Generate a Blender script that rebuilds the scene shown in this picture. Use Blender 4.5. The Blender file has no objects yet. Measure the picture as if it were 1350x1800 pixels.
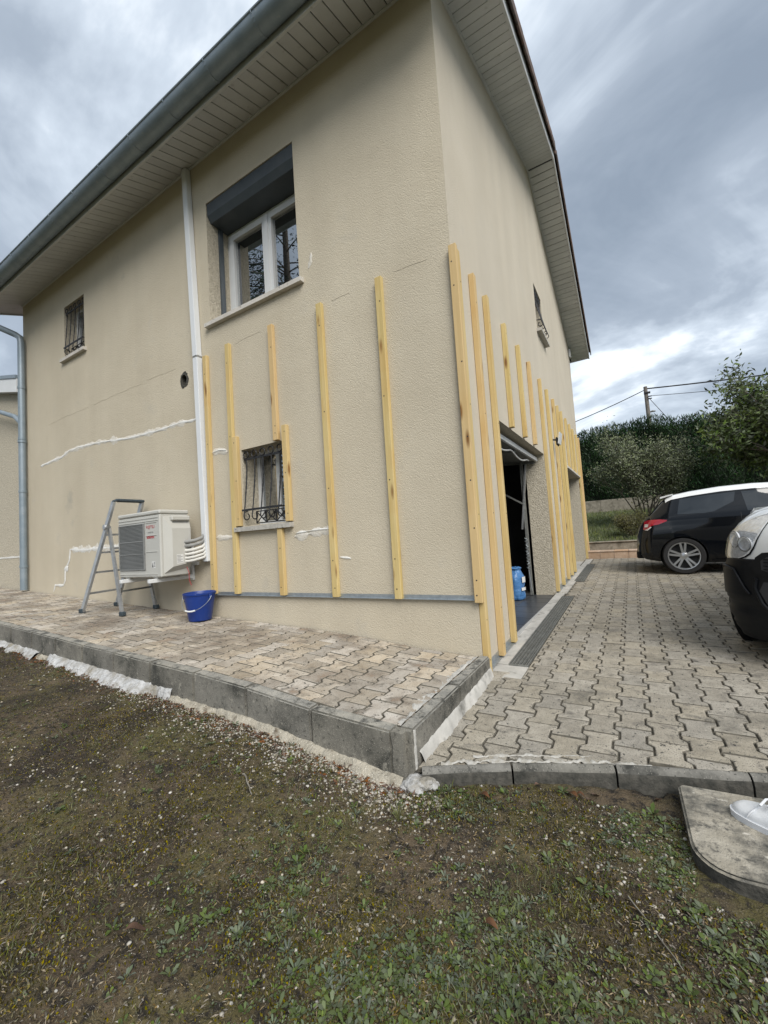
import bpy, bmesh, math, random
import numpy as np
from mathutils import Vector, Matrix, noise
R = math.radians
random.seed(7); rng = np.random.default_rng(7)
scene = bpy.context.scene
COL = scene.collection

# ------------------------------------------------------------------ camera
YAW, PIT, ROL, FPX = 0.53525, 0.06172, -0.06596, 731.7
F = Vector((-math.sin(YAW)*math.cos(PIT), math.cos(YAW)*math.cos(PIT), math.sin(PIT)))
Rv = Vector((math.cos(YAW), math.sin(YAW), 0)); Uv = Rv.cross(F)
R2 = math.cos(ROL)*Rv+math.sin(ROL)*Uv; U2 = -math.sin(ROL)*Rv+math.cos(ROL)*Uv
cd = bpy.data.cameras.new('camera'); cam = bpy.data.objects.new('camera', cd); COL.objects.link(cam)
M4 = Matrix.Identity(4)
for i in range(3):
    M4[i][0] = R2[i]; M4[i][1] = U2[i]; M4[i][2] = -F[i]
M4[0][3], M4[1][3], M4[2][3] = 1.0107, -2.9575, 1.03
cam.matrix_world = M4
cd.sensor_fit = 'HORIZONTAL'; cd.sensor_width = 36; cd.lens = FPX/1350*36
cd.clip_start = 0.02; cd.clip_end = 3000
scene.camera = cam
scene.render.resolution_x = 768; scene.render.resolution_y = 1024

# ------------------------------------------------------------------ world: overcast sky with broken cloud
SUN_AZ, SUN_EL = R(130), R(42)      # sun direction: azimuth from +Y towards +X
world = bpy.data.worlds.new('World'); scene.world = world; world.use_nodes = True
wn = world.node_tree; wn.nodes.clear()
def wnode(t, **k):
    n = wn.nodes.new(t)
    for a, v in k.items(): setattr(n, a, v)
    return n
wl = wn.links.new
wo = wnode('ShaderNodeOutputWorld'); bg = wnode('ShaderNodeBackground'); bg.inputs['Strength'].default_value = 0.1
sky = wnode('ShaderNodeTexSky', sky_type='NISHITA', sun_disc=False)
sky.sun_elevation = SUN_EL; sky.sun_rotation = SUN_AZ; sky.air_density = 1.0; sky.dust_density = 1.5
tc = wnode('ShaderNodeTexCoord')
sep = wnode('ShaderNodeSeparateXYZ'); wl(tc.outputs['Generated'], sep.inputs[0])
mz = wnode('ShaderNodeMath', operation='MAXIMUM'); wl(sep.outputs['Z'], mz.inputs[0]); mz.inputs[1].default_value = 0.0
ad = wnode('ShaderNodeMath', operation='ADD'); wl(mz.outputs[0], ad.inputs[0]); ad.inputs[1].default_value = 0.42
dx = wnode('ShaderNodeMath', operation='DIVIDE'); wl(sep.outputs['X'], dx.inputs[0]); wl(ad.outputs[0], dx.inputs[1])
dy = wnode('ShaderNodeMath', operation='DIVIDE'); wl(sep.outputs['Y'], dy.inputs[0]); wl(ad.outputs[0], dy.inputs[1])
cmb = wnode('ShaderNodeCombineXYZ'); wl(dx.outputs[0], cmb.inputs[0]); wl(dy.outputs[0], cmb.inputs[1])
def wnoise(scale, detail, rough, off, dist=0.0):
    mp = wnode('ShaderNodeMapping'); mp.inputs['Location'].default_value = off
    mp.inputs['Rotation'].default_value = (0, 0, R(24)); mp.inputs['Scale'].default_value = (1.0, 1.35, 1)
    wl(cmb.outputs[0], mp.inputs[0])
    n = wnode('ShaderNodeTexNoise'); n.inputs['Scale'].default_value = scale; n.inputs['Detail'].default_value = detail
    n.inputs['Roughness'].default_value = rough; n.inputs['Distortion'].default_value = dist
    wl(mp.outputs[0], n.inputs['Vector']); return n
n1 = wnoise(1.7, 7, 0.57, (3.1, 1.7, 0), 0.6)
n2 = wnoise(0.85, 2, 0.5, (4.4, 9.1, 0), 0.2)
n3 = wnoise(4.5, 4, 0.6, (1.3, 5.2, 0), 0.3)
m1 = wnode('ShaderNodeMath', operation='MULTIPLY_ADD'); wl(n2.outputs['Fac'], m1.inputs[0]); m1.inputs[1].default_value = 1.1; m1.inputs[2].default_value = -0.55
m2 = wnode('ShaderNodeMath', operation='ADD'); wl(n1.outputs['Fac'], m2.inputs[0]); wl(m1.outputs[0], m2.inputs[1])
m3 = wnode('ShaderNodeMath', operation='MULTIPLY_ADD'); wl(n3.outputs['Fac'], m3.inputs[0]); m3.inputs[1].default_value = 0.30; wl(m2.outputs[0], m3.inputs[2])
cr = wnode('ShaderNodeValToRGB'); wl(m3.outputs[0], cr.inputs[0])
e = cr.color_ramp.elements
e[0].position = 0.40; e[0].color = (1.9, 2.3, 2.85, 1)
e[1].position = 0.92; e[1].color = (8.6, 9.0, 9.3, 1)
x = cr.color_ramp.elements.new(0.62); x.color = (2.75, 3.2, 3.8, 1)
x = cr.color_ramp.elements.new(0.75); x.color = (4.3, 4.85, 5.5, 1)
mxs = wnode('ShaderNodeMix', data_type='RGBA'); mxs.inputs['Factor'].default_value = 0.93
wl(sky.outputs[0], mxs.inputs['A']); wl(cr.outputs[0], mxs.inputs['B'])
wl(mxs.outputs['Result'], bg.inputs['Color']); wl(bg.outputs[0], wo.inputs['Surface'])

sd = bpy.data.lights.new('sun', 'SUN'); sun = bpy.data.objects.new('sun', sd); COL.objects.link(sun)
sd.energy = 2.2; sd.angle = R(40); sd.color = (1.0, 0.96, 0.9)
sv = Vector((math.sin(SUN_AZ)*math.cos(SUN_EL), math.cos(SUN_AZ)*math.cos(SUN_EL), math.sin(SUN_EL)))
sun.rotation_euler = sv.to_track_quat('Z', 'Y').to_euler()
vs = scene.view_settings
vs.view_transform = 'Standard'; vs.look = 'None'; vs.gamma = 1; vs.use_curve_mapping = False; vs.exposure = 0.75
try:
    scene.render.engine = 'CYCLES'
    scene.cycles.max_bounces = 5; scene.cycles.diffuse_bounces = 3; scene.cycles.glossy_bounces = 3; scene.cycles.transparent_max_bounces = 8; scene.cycles.caustics_reflective = False; scene.cycles.caustics_refractive = False
except Exception: pass

# ------------------------------------------------------------------ materials
def mk(name, c1, c2=None, scale=4, rough=0.8, bump=None, var=0.0, metal=0.0, stain=None, spec=0.4, detail=3, stretch=None,
       speck=None, coat=0.0, ramp=(0.35, 0.65), vattr=False):
    """c1/c2 mixed by noise; stain=(colour, scale, lo, hi); speck=(colour, scale, threshold); bump=(scale, strength[, dist])"""
    m = bpy.data.materials.new(name); m.use_nodes = True; nt = m.node_tree; b = nt.nodes['Principled BSDF']; L = nt.links.new
    N = nt.nodes.new
    b.inputs['Roughness'].default_value = rough; b.inputs['Metallic'].default_value = metal
    b.inputs['Specular IOR Level'].default_value = spec; b.inputs['Coat Weight'].default_value = coat
    if coat: b.inputs['Coat Roughness'].default_value = 0.03
    g = N('ShaderNodeNewGeometry'); pos = g.outputs['Position']
    if stretch:
        mp = N('ShaderNodeMapping'); mp.inputs['Scale'].default_value = stretch; L(pos, mp.inputs[0])
        oi0 = N('ShaderNodeObjectInfo'); va = N('ShaderNodeVectorMath'); va.operation = 'MULTIPLY_ADD'
        L(oi0.outputs['Random'], va.inputs[0]); va.inputs[1].default_value = (37, 53, 71); L(mp.outputs[0], va.inputs[2]); pos = va.outputs[0]
    def noise_fac(s, d=detail, r=0.6):
        n = N('ShaderNodeTexNoise'); n.inputs['Scale'].default_value = s; n.inputs['Detail'].default_value = d; n.inputs['Roughness'].default_value = r
        L(pos, n.inputs['Vector']); return n.outputs['Fac']
    def mrange(f, lo, hi, a=0.0, z=1.0):
        q = N('ShaderNodeMapRange'); q.inputs['From Min'].default_value = lo; q.inputs['From Max'].default_value = hi
        q.inputs['To Min'].default_value = a; q.inputs['To Max'].default_value = z; L(f, q.inputs['Value']); return q.outputs[0]
    def mix(f, a, c):
        q = N('ShaderNodeMix'); q.data_type = 'RGBA'
        if hasattr(f, 'links') or hasattr(f, 'is_linked'): L(f, q.inputs['Factor'])
        else: q.inputs['Factor'].default_value = f
        if isinstance(a, tuple): q.inputs['A'].default_value = (*a, 1)
        else: L(a, q.inputs['A'])
        if isinstance(c, tuple): q.inputs['B'].default_value = (*c, 1)
        else: L(c, q.inputs['B'])
        return q.outputs['Result']
    col = c1
    if c2: col = mix(mrange(noise_fac(scale), *ramp), c1, c2)
    if var or vattr:
        oi = N('ShaderNodeObjectInfo'); at = N('ShaderNodeAttribute'); at.attribute_name = 'rnd'
        a1 = N('ShaderNodeMath'); a1.operation = 'ADD'; L(oi.outputs['Random'], a1.inputs[0]); L(at.outputs['Fac'], a1.inputs[1])
        a2 = N('ShaderNodeMath'); a2.operation = 'FRACT'; L(a1.outputs[0], a2.inputs[0]); rnd = a2.outputs[0]
        if var:
            hs = N('ShaderNodeHueSaturation'); L(mrange(rnd, 0, 1, 1-var, 1+var), hs.inputs['Value'])
            a3 = N('ShaderNodeMath'); a3.operation = 'MULTIPLY'; L(rnd, a3.inputs[0]); a3.inputs[1].default_value = 7.31
            a4 = N('ShaderNodeMath'); a4.operation = 'FRACT'; L(a3.outputs[0], a4.inputs[0])
            L(mrange(a4.outputs[0], 0, 1, 1-var*1.2, 1+var*1.2), hs.inputs['Saturation'])
            if isinstance(col, tuple): hs.inputs['Color'].default_value = (*col, 1)
            else: L(col, hs.inputs['Color'])
            col = hs.outputs[0]
    if stain:
        sts = stain if isinstance(stain, list) else [stain]
        for (sc, ss, lo, hi) in sts: col = mix(mrange(noise_fac(ss, 4, 0.65), lo, hi), col, sc)
    if speck:
        for (sc, ss, th) in (speck if isinstance(speck, list) else [speck]):
            v = N('ShaderNodeTexVoronoi'); v.inputs['Scale'].default_value = ss; L(pos, v.inputs['Vector'])
            col = mix(mrange(v.outputs['Distance'], th, th*0.6), col, sc)
    if isinstance(col, tuple): b.inputs['Base Color'].default_value = (*col, 1)
    else: L(col, b.inputs['Base Color'])
    if bump:
        prev = None
        for bb in (bump if isinstance(bump, list) else [bump]):
            bn = N('ShaderNodeBump'); bn.inputs['Strength'].default_value = bb[1]; bn.inputs['Distance'].default_value = bb[2] if len(bb) > 2 else 0.004
            L(noise_fac(bb[0], 2, 0.65), bn.inputs['Height'])
            if prev: L(prev, bn.inputs['Normal'])
            prev = bn.outputs[0]
        L(prev, b.inputs['Normal'])
    return m

def mk_render(name, c1, c2, patch, grain=115):
    """roughcast render: wormy raised grain, faint bands and stains of its own"""
    m = mk(name, c1, c2, scale=1.3, rough=0.95, stain=[(patch, 2.6, 0.60, 0.78), ((0.33, 0.32, 0.28), 0.9, 0.66, 0.82)], spec=0.15)
    nt = m.node_tree; N = nt.nodes.new; L = nt.links.new; b = nt.nodes['Principled BSDF']
    g = N('ShaderNodeNewGeometry')
    v = N('ShaderNodeTexVoronoi'); v.inputs['Scale'].default_value = grain; v.feature = 'SMOOTH_F1'; v.inputs['Smoothness'].default_value = 0.4
    n = N('ShaderNodeTexNoise'); n.inputs['Scale'].default_value = grain*0.9; n.inputs['Detail'].default_value = 5; n.inputs['Roughness'].default_value = 0.65; n.inputs['Distortion'].default_value = 1.2
    n2 = N('ShaderNodeTexNoise'); n2.inputs['Scale'].default_value = 7; n2.inputs['Detail'].default_value = 4
    for q in (v, n, n2): L(g.outputs['Position'], q.inputs['Vector'])
    a = N('ShaderNodeMath'); a.operation = 'MULTIPLY_ADD'; L(v.outputs['Distance'], a.inputs[0]); a.inputs[1].default_value = -0.5; L(n.outputs['Fac'], a.inputs[2])
    a2 = N('ShaderNodeMath'); a2.operation = 'MULTIPLY_ADD'; L(n2.outputs['Fac'], a2.inputs[0]); a2.inputs[1].default_value = 0.55; L(a.outputs[0], a2.inputs[2])
    mp = N('ShaderNodeMapping'); mp.inputs['Scale'].default_value = (2.6, 2.6, 0.16); L(g.outputs['Position'], mp.inputs[0])
    n3 = N('ShaderNodeTexNoise'); n3.inputs['Scale'].default_value = 1.0; n3.inputs['Detail'].default_value = 4; L(mp.outputs[0], n3.inputs['Vector'])
    sr = N('ShaderNodeMapRange'); L(n3.outputs['Fac'], sr.inputs['Value']); sr.inputs['From Min'].default_value = 0.36; sr.inputs['From Max'].default_value = 0.66; sr.inputs['To Min'].default_value = 0.965; sr.inputs['To Max'].default_value = 1.025
    hv = N('ShaderNodeHueSaturation'); L(b.inputs['Base Color'].links[0].from_socket, hv.inputs['Color']); L(sr.outputs[0], hv.inputs['Value']); L(hv.outputs[0], b.inputs['Base Color'])
    bp = N('ShaderNodeBump'); bp.inputs['Strength'].default_value = 0.6; bp.inputs['Distance'].default_value = 0.008
    L(a2.outputs[0], bp.inputs['Height']); L(bp.outputs[0], b.inputs['Normal'])
    return m

M = {}
M['render'] = mk_render('beige_render', (0.53, 0.47, 0.362), (0.57, 0.51, 0.398), (0.50, 0.455, 0.37))
M['render_gable'] = mk_render('beige_render_gable', (0.55, 0.495, 0.40), (0.58, 0.525, 0.43), (0.53, 0.485, 0.40), 130)
M['pebble'] = mk('pebbledash', (0.40, 0.36, 0.28), (0.54, 0.49, 0.39), scale=38, rough=0.95, bump=(55, 1.0, 0.012), speck=[((0.62, 0.58, 0.5), 60, 0.25), ((0.22, 0.2, 0.17), 47, 0.2)])
M['filler'] = mk('white_filler', (0.74, 0.74, 0.72), (0.66, 0.65, 0.61), scale=18, rough=0.9, bump=(60, 0.6, 0.003))
M['crackline'] = mk('hairline_crack', (0.49, 0.435, 0.34), rough=1.0)
M['smear'] = mk('thin_filler_smear', (0.58, 0.54, 0.46), (0.66, 0.63, 0.57), scale=22, rough=0.9, bump=(70, 0.8, 0.006))
M['smearwhite'] = mk('dry_mortar_smear', (0.46, 0.45, 0.42), (0.31, 0.29, 0.245), scale=45, rough=0.95, bump=(120, 0.6, 0.003))
M['zinc'] = mk('zinc_grey', (0.21, 0.26, 0.30), (0.26, 0.31, 0.35), scale=6, rough=0.45, metal=0.25, stain=((0.30, 0.33, 0.34), 14, 0.62, 0.75))
M['galv'] = mk('galvanised_steel', (0.36, 0.40, 0.43), (0.46, 0.50, 0.52), scale=25, rough=0.38, metal=0.7)
M['alu'] = mk('worn_aluminium', (0.50, 0.51, 0.51), (0.38, 0.39, 0.40), scale=12, rough=0.4, metal=0.7, stain=[((0.62, 0.62, 0.60), 30, 0.62, 0.68), ((0.15, 0.2, 0.27), 21, 0.66, 0.72)])
M['pvc'] = mk('grey_white_pvc', (0.50, 0.51, 0.51), (0.56, 0.57, 0.565), scale=3, rough=0.55, var=0.05, stain=((0.30, 0.30, 0.27), 11, 0.62, 0.8))
M['pvcw'] = mk('white_pvc', (0.70, 0.71, 0.71), (0.66, 0.67, 0.67), scale=3, rough=0.4)
M['duct'] = mk('duct_plastic', (0.66, 0.68, 0.70), (0.70, 0.72, 0.73), scale=2, rough=0.45)
M['shutter'] = mk('slate_grey_aluminium', (0.055, 0.068, 0.08), (0.07, 0.083, 0.095), scale=5, rough=0.45)
M['stone'] = mk('cast_stone_sill', (0.50, 0.47, 0.42), (0.58, 0.55, 0.50), scale=9, rough=0.85, bump=(50, 0.4), stain=((0.22, 0.21, 0.18), 16, 0.6, 0.72))
M['dirtystone'] = mk('weathered_stone_sill', (0.46, 0.44, 0.40), (0.36, 0.345, 0.31), scale=22, rough=0.9, bump=(60, 0.6), stain=((0.12, 0.115, 0.1), 30, 0.58, 0.68))
M['iron'] = mk('black_iron', (0.018, 0.019, 0.022), (0.03, 0.03, 0.032), scale=30, rough=0.5, metal=0.2, bump=(80, 0.3))
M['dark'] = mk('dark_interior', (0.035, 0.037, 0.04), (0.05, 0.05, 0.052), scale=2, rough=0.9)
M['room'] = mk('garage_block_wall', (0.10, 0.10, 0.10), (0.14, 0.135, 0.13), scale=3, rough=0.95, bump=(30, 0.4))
M['curtain'] = mk('pale_blind', (0.38, 0.40, 0.42), (0.44, 0.46, 0.47), scale=3, rough=0.8)
M['tile'] = mk('slate_floor_tile', (0.05, 0.055, 0.062), (0.075, 0.08, 0.088), scale=5, rough=0.35, var=0.12)
M['grout'] = mk('light_grout', (0.40, 0.40, 0.39), rough=0.9)
M['concrete'] = mk('grey_concrete', (0.15, 0.142, 0.122), (0.24, 0.228, 0.195), scale=9, rough=0.92, var=0.08, bump=[(120, 0.5, 0.003), (20, 0.3, 0.006)],
                   stain=[((0.05, 0.05, 0.043), 4.5, 0.46, 0.66), ((0.34, 0.32, 0.27), 13, 0.60, 0.74), ((0.07, 0.068, 0.058), 40, 0.56, 0.68)], speck=((0.40, 0.37, 0.31), 150, 0.24))
M['curbtop'] = mk('weathered_curb_concrete', (0.21, 0.205, 0.185), (0.32, 0.305, 0.265), scale=14, rough=0.92, var=0.08, bump=[(140, 0.6, 0.003), (25, 0.4, 0.006)],
                  stain=[((0.055, 0.055, 0.05), 11, 0.52, 0.66)], speck=[((0.07, 0.07, 0.06), 70, 0.22), ((0.45, 0.42, 0.36), 130, 0.2)])
M['drivekerb'] = mk('damp_mossy_kerb', (0.13, 0.125, 0.11), (0.22, 0.21, 0.185), scale=14, rough=0.92, var=0.1, bump=[(140, 0.6, 0.003), (25, 0.4, 0.006)],
                  stain=[((0.035, 0.035, 0.031), 7, 0.46, 0.62)], speck=[((0.05, 0.05, 0.045), 70, 0.24), ((0.33, 0.31, 0.27), 130, 0.2)])
M['strip'] = mk('pale_concrete_strip', (0.40, 0.39, 0.36), (0.50, 0.485, 0.45), scale=8, rough=0.9, bump=[(80, 0.5, 0.004)], stain=((0.16, 0.155, 0.14), 6, 0.55, 0.72))
M['mortar'] = mk('white_mortar', (0.50, 0.505, 0.505), (0.32, 0.315, 0.30), scale=26, rough=0.9, bump=[(45, 1.0, 0.012), (150, 0.5, 0.003)], stain=((0.25, 0.23, 0.19), 9, 0.48, 0.66))
M['haunch'] = mk('sandy_mortar', (0.40, 0.365, 0.295), (0.30, 0.275, 0.22), scale=15, rough=0.95, bump=[(60, 1.0, 0.012), (200, 0.6, 0.003)], stain=((0.13, 0.105, 0.075), 10, 0.55, 0.7), speck=((0.55, 0.52, 0.45), 90, 0.25))
PB = [(110, 0.6, 0.003), (22, 0.4, 0.005)]
M['paver'] = mk('drive_paver', (0.265, 0.24, 0.195), (0.345, 0.315, 0.26), scale=16, rough=0.93, var=0.15, bump=PB,
                stain=[((0.115, 0.108, 0.09), 2.1, 0.56, 0.78), ((0.12, 0.11, 0.095), 9, 0.56, 0.74), ((0.04, 0.04, 0.036), 46, 0.60, 0.65), ((0.42, 0.39, 0.335), 30, 0.66, 0.76)],
                speck=[((0.09, 0.085, 0.075), 130, 0.30), ((0.50, 0.47, 0.41), 190, 0.2)])
M['paver_terrace'] = mk('terrace_paver', (0.355, 0.305, 0.242), (0.435, 0.39, 0.325), scale=11, rough=0.93, var=0.24, bump=PB,
                stain=[((0.19, 0.155, 0.12), 2.3, 0.46, 0.66), ((0.12, 0.105, 0.085), 9, 0.56, 0.72), ((0.05, 0.047, 0.042), 40, 0.60, 0.66), ((0.30, 0.225, 0.165), 4.5, 0.60, 0.72)],
                speck=[((0.13, 0.12, 0.10), 140, 0.24), ((0.56, 0.54, 0.49), 200, 0.2)])
M['joint'] = mk('joint_soil', (0.045, 0.042, 0.034), (0.12, 0.105, 0.08), scale=25, rough=1.0, bump=(150, 1.0, 0.004))
M['edgedirt'] = mk('paver_edge_dirt', (0.085, 0.078, 0.063), (0.17, 0.155, 0.125), scale=30, rough=1.0)
M['soil'] = mk('mossy_soil', (0.060, 0.043, 0.026), (0.115, 0.086, 0.053), scale=5, rough=1.0, bump=[(160, 1.0, 0.006), (45, 1.0, 0.014), (500, 0.6, 0.002)],
               stain=[((0.088, 0.078, 0.026), 2.0, 0.46, 0.62), ((0.028, 0.020, 0.013), 1.6, 0.48, 0.62), ((0.020, 0.016, 0.012), 26, 0.50, 0.62), ((0.15, 0.125, 0.085), 70, 0.60, 0.70), ((0.070, 0.066, 0.022), 14, 0.58, 0.70)],
               speck=[((0.30, 0.28, 0.24), 120, 0.13), ((0.16, 0.14, 0.11), 210, 0.2)])
M['gravel'] = mk('pale_gravel', (0.43, 0.40, 0.34), (0.27, 0.245, 0.205), scale=60, rough=0.9, vattr=True, var=0.35)
M['leaf'] = mk('weed_leaf', (0.055, 0.078, 0.028), (0.10, 0.125, 0.05), scale=5, rough=0.6, var=0.35, spec=0.3)
M['leafgrey'] = mk('greyish_weed_leaf', (0.075, 0.095, 0.06), (0.105, 0.125, 0.085), scale=5, rough=0.65, var=0.3, spec=0.3)
M['grass'] = mk('lawn_blade', (0.075, 0.10, 0.030), (0.14, 0.135, 0.055), scale=4, rough=0.7, var=0.4, spec=0.3)
M['debris'] = mk('dry_debris', (0.10, 0.072, 0.043), (0.27, 0.22, 0.145), scale=25, rough=0.85, var=0.5, spec=0.2)
M['deadleaf'] = mk('dead_leaf', (0.17, 0.085, 0.042), (0.085, 0.042, 0.026), scale=18, rough=0.75, var=0.4)
M['twig'] = mk('dry_twig', (0.24, 0.22, 0.18), (0.15, 0.135, 0.11), scale=40, rough=0.9)
M['slab'] = mk('old_concrete_cover', (0.28, 0.255, 0.205), (0.38, 0.35, 0.29), scale=12, rough=0.95, bump=[(90, 0.8, 0.005), (18, 0.6, 0.01)],
               stain=[((0.06, 0.06, 0.054), 5, 0.47, 0.64), ((0.10, 0.095, 0.082), 34, 0.52, 0.66), ((0.52, 0.49, 0.43), 22, 0.64, 0.74)], speck=((0.10, 0.10, 0.09), 120, 0.2))
M['slabside'] = mk('dark_concrete_side', (0.035, 0.035, 0.030), (0.085, 0.080, 0.068), scale=25, rough=0.95, bump=(60, 0.8, 0.006))
M['shoe'] = mk('white_leather', (0.66, 0.67, 0.68), (0.72, 0.73, 0.74), scale=20, rough=0.5, bump=(120, 0.15))
M['sole'] = mk('white_rubber', (0.60, 0.61, 0.63), rough=0.6)
M['blue'] = mk('blue_plastic', (0.008, 0.035, 0.20), (0.010, 0.040, 0.225), scale=6, rough=0.38, spec=0.5, stain=((0.10, 0.13, 0.24), 26, 0.64, 0.74))
M['bluebag'] = mk('blue_plastic_sack', (0.055, 0.16, 0.36), (0.08, 0.21, 0.44), scale=9, rough=0.35, bump=(14, 0.8, 0.02))
M['rubber'] = mk('blue_black_rubber', (0.03, 0.045, 0.055), (0.05, 0.065, 0.075), scale=30, rough=0.7)
M['acw'] = mk('ac_cream_enamel', (0.46, 0.455, 0.42), (0.49, 0.485, 0.45), scale=3, rough=0.45)
M['acg'] = mk('ac_grey_grille', (0.20, 0.205, 0.20), (0.23, 0.235, 0.23), scale=3, rough=0.55)
M['red'] = mk('red_print', (0.42, 0.05, 0.06), rough=0.5)
M['ink'] = mk('black_print', (0.03, 0.03, 0.03), rough=0.5)
M['paper'] = mk('white_sticker', (0.66, 0.66, 0.64), rough=0.6)
M['greyprint'] = mk('grey_print', (0.25, 0.25, 0.25), rough=0.6)
M['foam'] = mk('pipe_insulation', (0.56, 0.55, 0.51), (0.62, 0.61, 0.57), scale=20, rough=0.8, bump=(30, 0.3))
M['foamdark'] = mk('grey_pipe_insulation', (0.22, 0.22, 0.21), (0.28, 0.28, 0.27), scale=20, rough=0.7)
M['blackpaint'] = mk('black_car_paint', (0.004, 0.005, 0.007), rough=0.06, spec=0.45)
M['whitepaint'] = mk('white_car_paint', (0.72, 0.74, 0.75), rough=0.3, coat=0.8, spec=0.5)
M['blackplastic'] = mk('black_bumper_plastic', (0.007, 0.008, 0.010), (0.010, 0.011, 0.013), scale=40, rough=0.5, spec=0.18, bump=(300, 0.1, 0.001))
M['carglass'] = mk('tinted_car_glass', (0.012, 0.016, 0.02), rough=0.02, spec=0.8)
M['tyre'] = mk('tyre_rubber', (0.018, 0.018, 0.019), rough=0.75)
M['alloy'] = mk('silver_alloy', (0.55, 0.56, 0.57), rough=0.28, metal=0.85)
M['chrome'] = mk('headlamp_chrome', (0.88, 0.89, 0.90), (0.62, 0.63, 0.65), scale=38, rough=0.18, metal=0.0)
M['redlamp'] = mk('red_lamp_lens', (0.33, 0.012, 0.025), rough=0.12, coat=1.0)
M['clearlamp'] = mk('pale_lamp_lens', (0.62, 0.60, 0.60), rough=0.15, coat=1.0)
M['terracotta'] = mk('terracotta_step', (0.42, 0.29, 0.20), (0.50, 0.37, 0.27), scale=12, rough=0.85, var=0.12, bump=(50, 0.3))
M['rooftile'] = mk('roof_tile', (0.115, 0.085, 0.075), (0.19, 0.13, 0.105), scale=9, rough=0.9, var=0.25, bump=(60, 0.5), stain=((0.06, 0.06, 0.055), 14, 0.5, 0.7))
M['oldwall'] = mk('mossy_low_wall', (0.20, 0.18, 0.145), (0.28, 0.255, 0.21), scale=7, rough=0.95, bump=(25, 0.8, 0.01), stain=((0.075, 0.07, 0.05), 4, 0.5, 0.7))
M['bank'] = mk('grass_bank', (0.07, 0.10, 0.035), (0.12, 0.14, 0.06), scale=14, rough=1.0, bump=(60, 1.0, 0.03))
M['bankgrass'] = mk('bank_grass_blade', (0.10, 0.13, 0.05), (0.17, 0.18, 0.085), scale=3, rough=0.8, var=0.4)
M['ground'] = mk('field_ground', (0.06, 0.07, 0.03), (0.09, 0.085, 0.05), scale=1.2, rough=1.0)
M['hedge'] = mk('thuja_foliage', (0.026, 0.055, 0.026), (0.055, 0.095, 0.042), scale=1.2, rough=0.75, var=0.45, spec=0.2)
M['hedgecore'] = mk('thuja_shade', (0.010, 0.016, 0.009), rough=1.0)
M['shrub'] = mk('olive_shrub_leaf', (0.12, 0.145, 0.085), (0.18, 0.20, 0.125), scale=3, rough=0.7, var=0.4, spec=0.25)
M['cherry'] = mk('cherry_leaf', (0.075, 0.11, 0.042), (0.125, 0.155, 0.065), scale=2, rough=0.6, var=0.4, spec=0.3)
M['heath'] = mk('heath_leaf', (0.10, 0.105, 0.045), (0.15, 0.14, 0.06), scale=3, rough=0.8, var=0.4)
M['bark'] = mk('grey_bark', (0.10, 0.085, 0.07), (0.16, 0.14, 0.12), scale=15, rough=0.95, bump=(40, 0.8, 0.01))
M['needle'] = mk('conifer_needle', (0.022, 0.045, 0.028), (0.04, 0.07, 0.045), scale=2, rough=0.8, var=0.4)
M['pole'] = mk('weathered_pole', (0.13, 0.115, 0.10), (0.19, 0.17, 0.15), scale=8, rough=0.95)
M['cable'] = mk('black_cable', (0.02, 0.021, 0.024), rough=0.6)

def mk_glass(name, tint, refl, mult=1.7):
    m = bpy.data.materials.new(name); m.use_nodes = True; nt = m.node_tree; nt.nodes.clear(); N = nt.nodes.new; L = nt.links.new
    o = N('ShaderNodeOutputMaterial'); t = N('ShaderNodeBsdfTransparent'); t.inputs['Color'].default_value = (*tint, 1)
    gl = N('ShaderNodeBsdfGlossy'); gl.inputs['Roughness'].default_value = 0.01; gl.inputs['Color'].default_value = (0.9, 0.93, 0.95, 1)
    fr = N('ShaderNodeFresnel'); fr.inputs['IOR'].default_value = 1.5
    ma = N('ShaderNodeMath'); ma.operation = 'MULTIPLY_ADD'; L(fr.outputs[0], ma.inputs[0]); ma.inputs[1].default_value = mult; ma.inputs[2].default_value = refl; ma.use_clamp = True
    mx = N('ShaderNodeMixShader'); L(ma.outputs[0], mx.inputs[0]); L(t.outputs[0], mx.inputs[1]); L(gl.outputs[0], mx.inputs[2]); L(mx.outputs[0], o.inputs['Surface'])
    return m
M['glass'] = mk_glass('window_glass', (0.55, 0.6, 0.6), 0.34)
M['lens'] = mk_glass('lamp_lens', (0.95, 0.96, 0.98), 0.0, 0.4)

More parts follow.
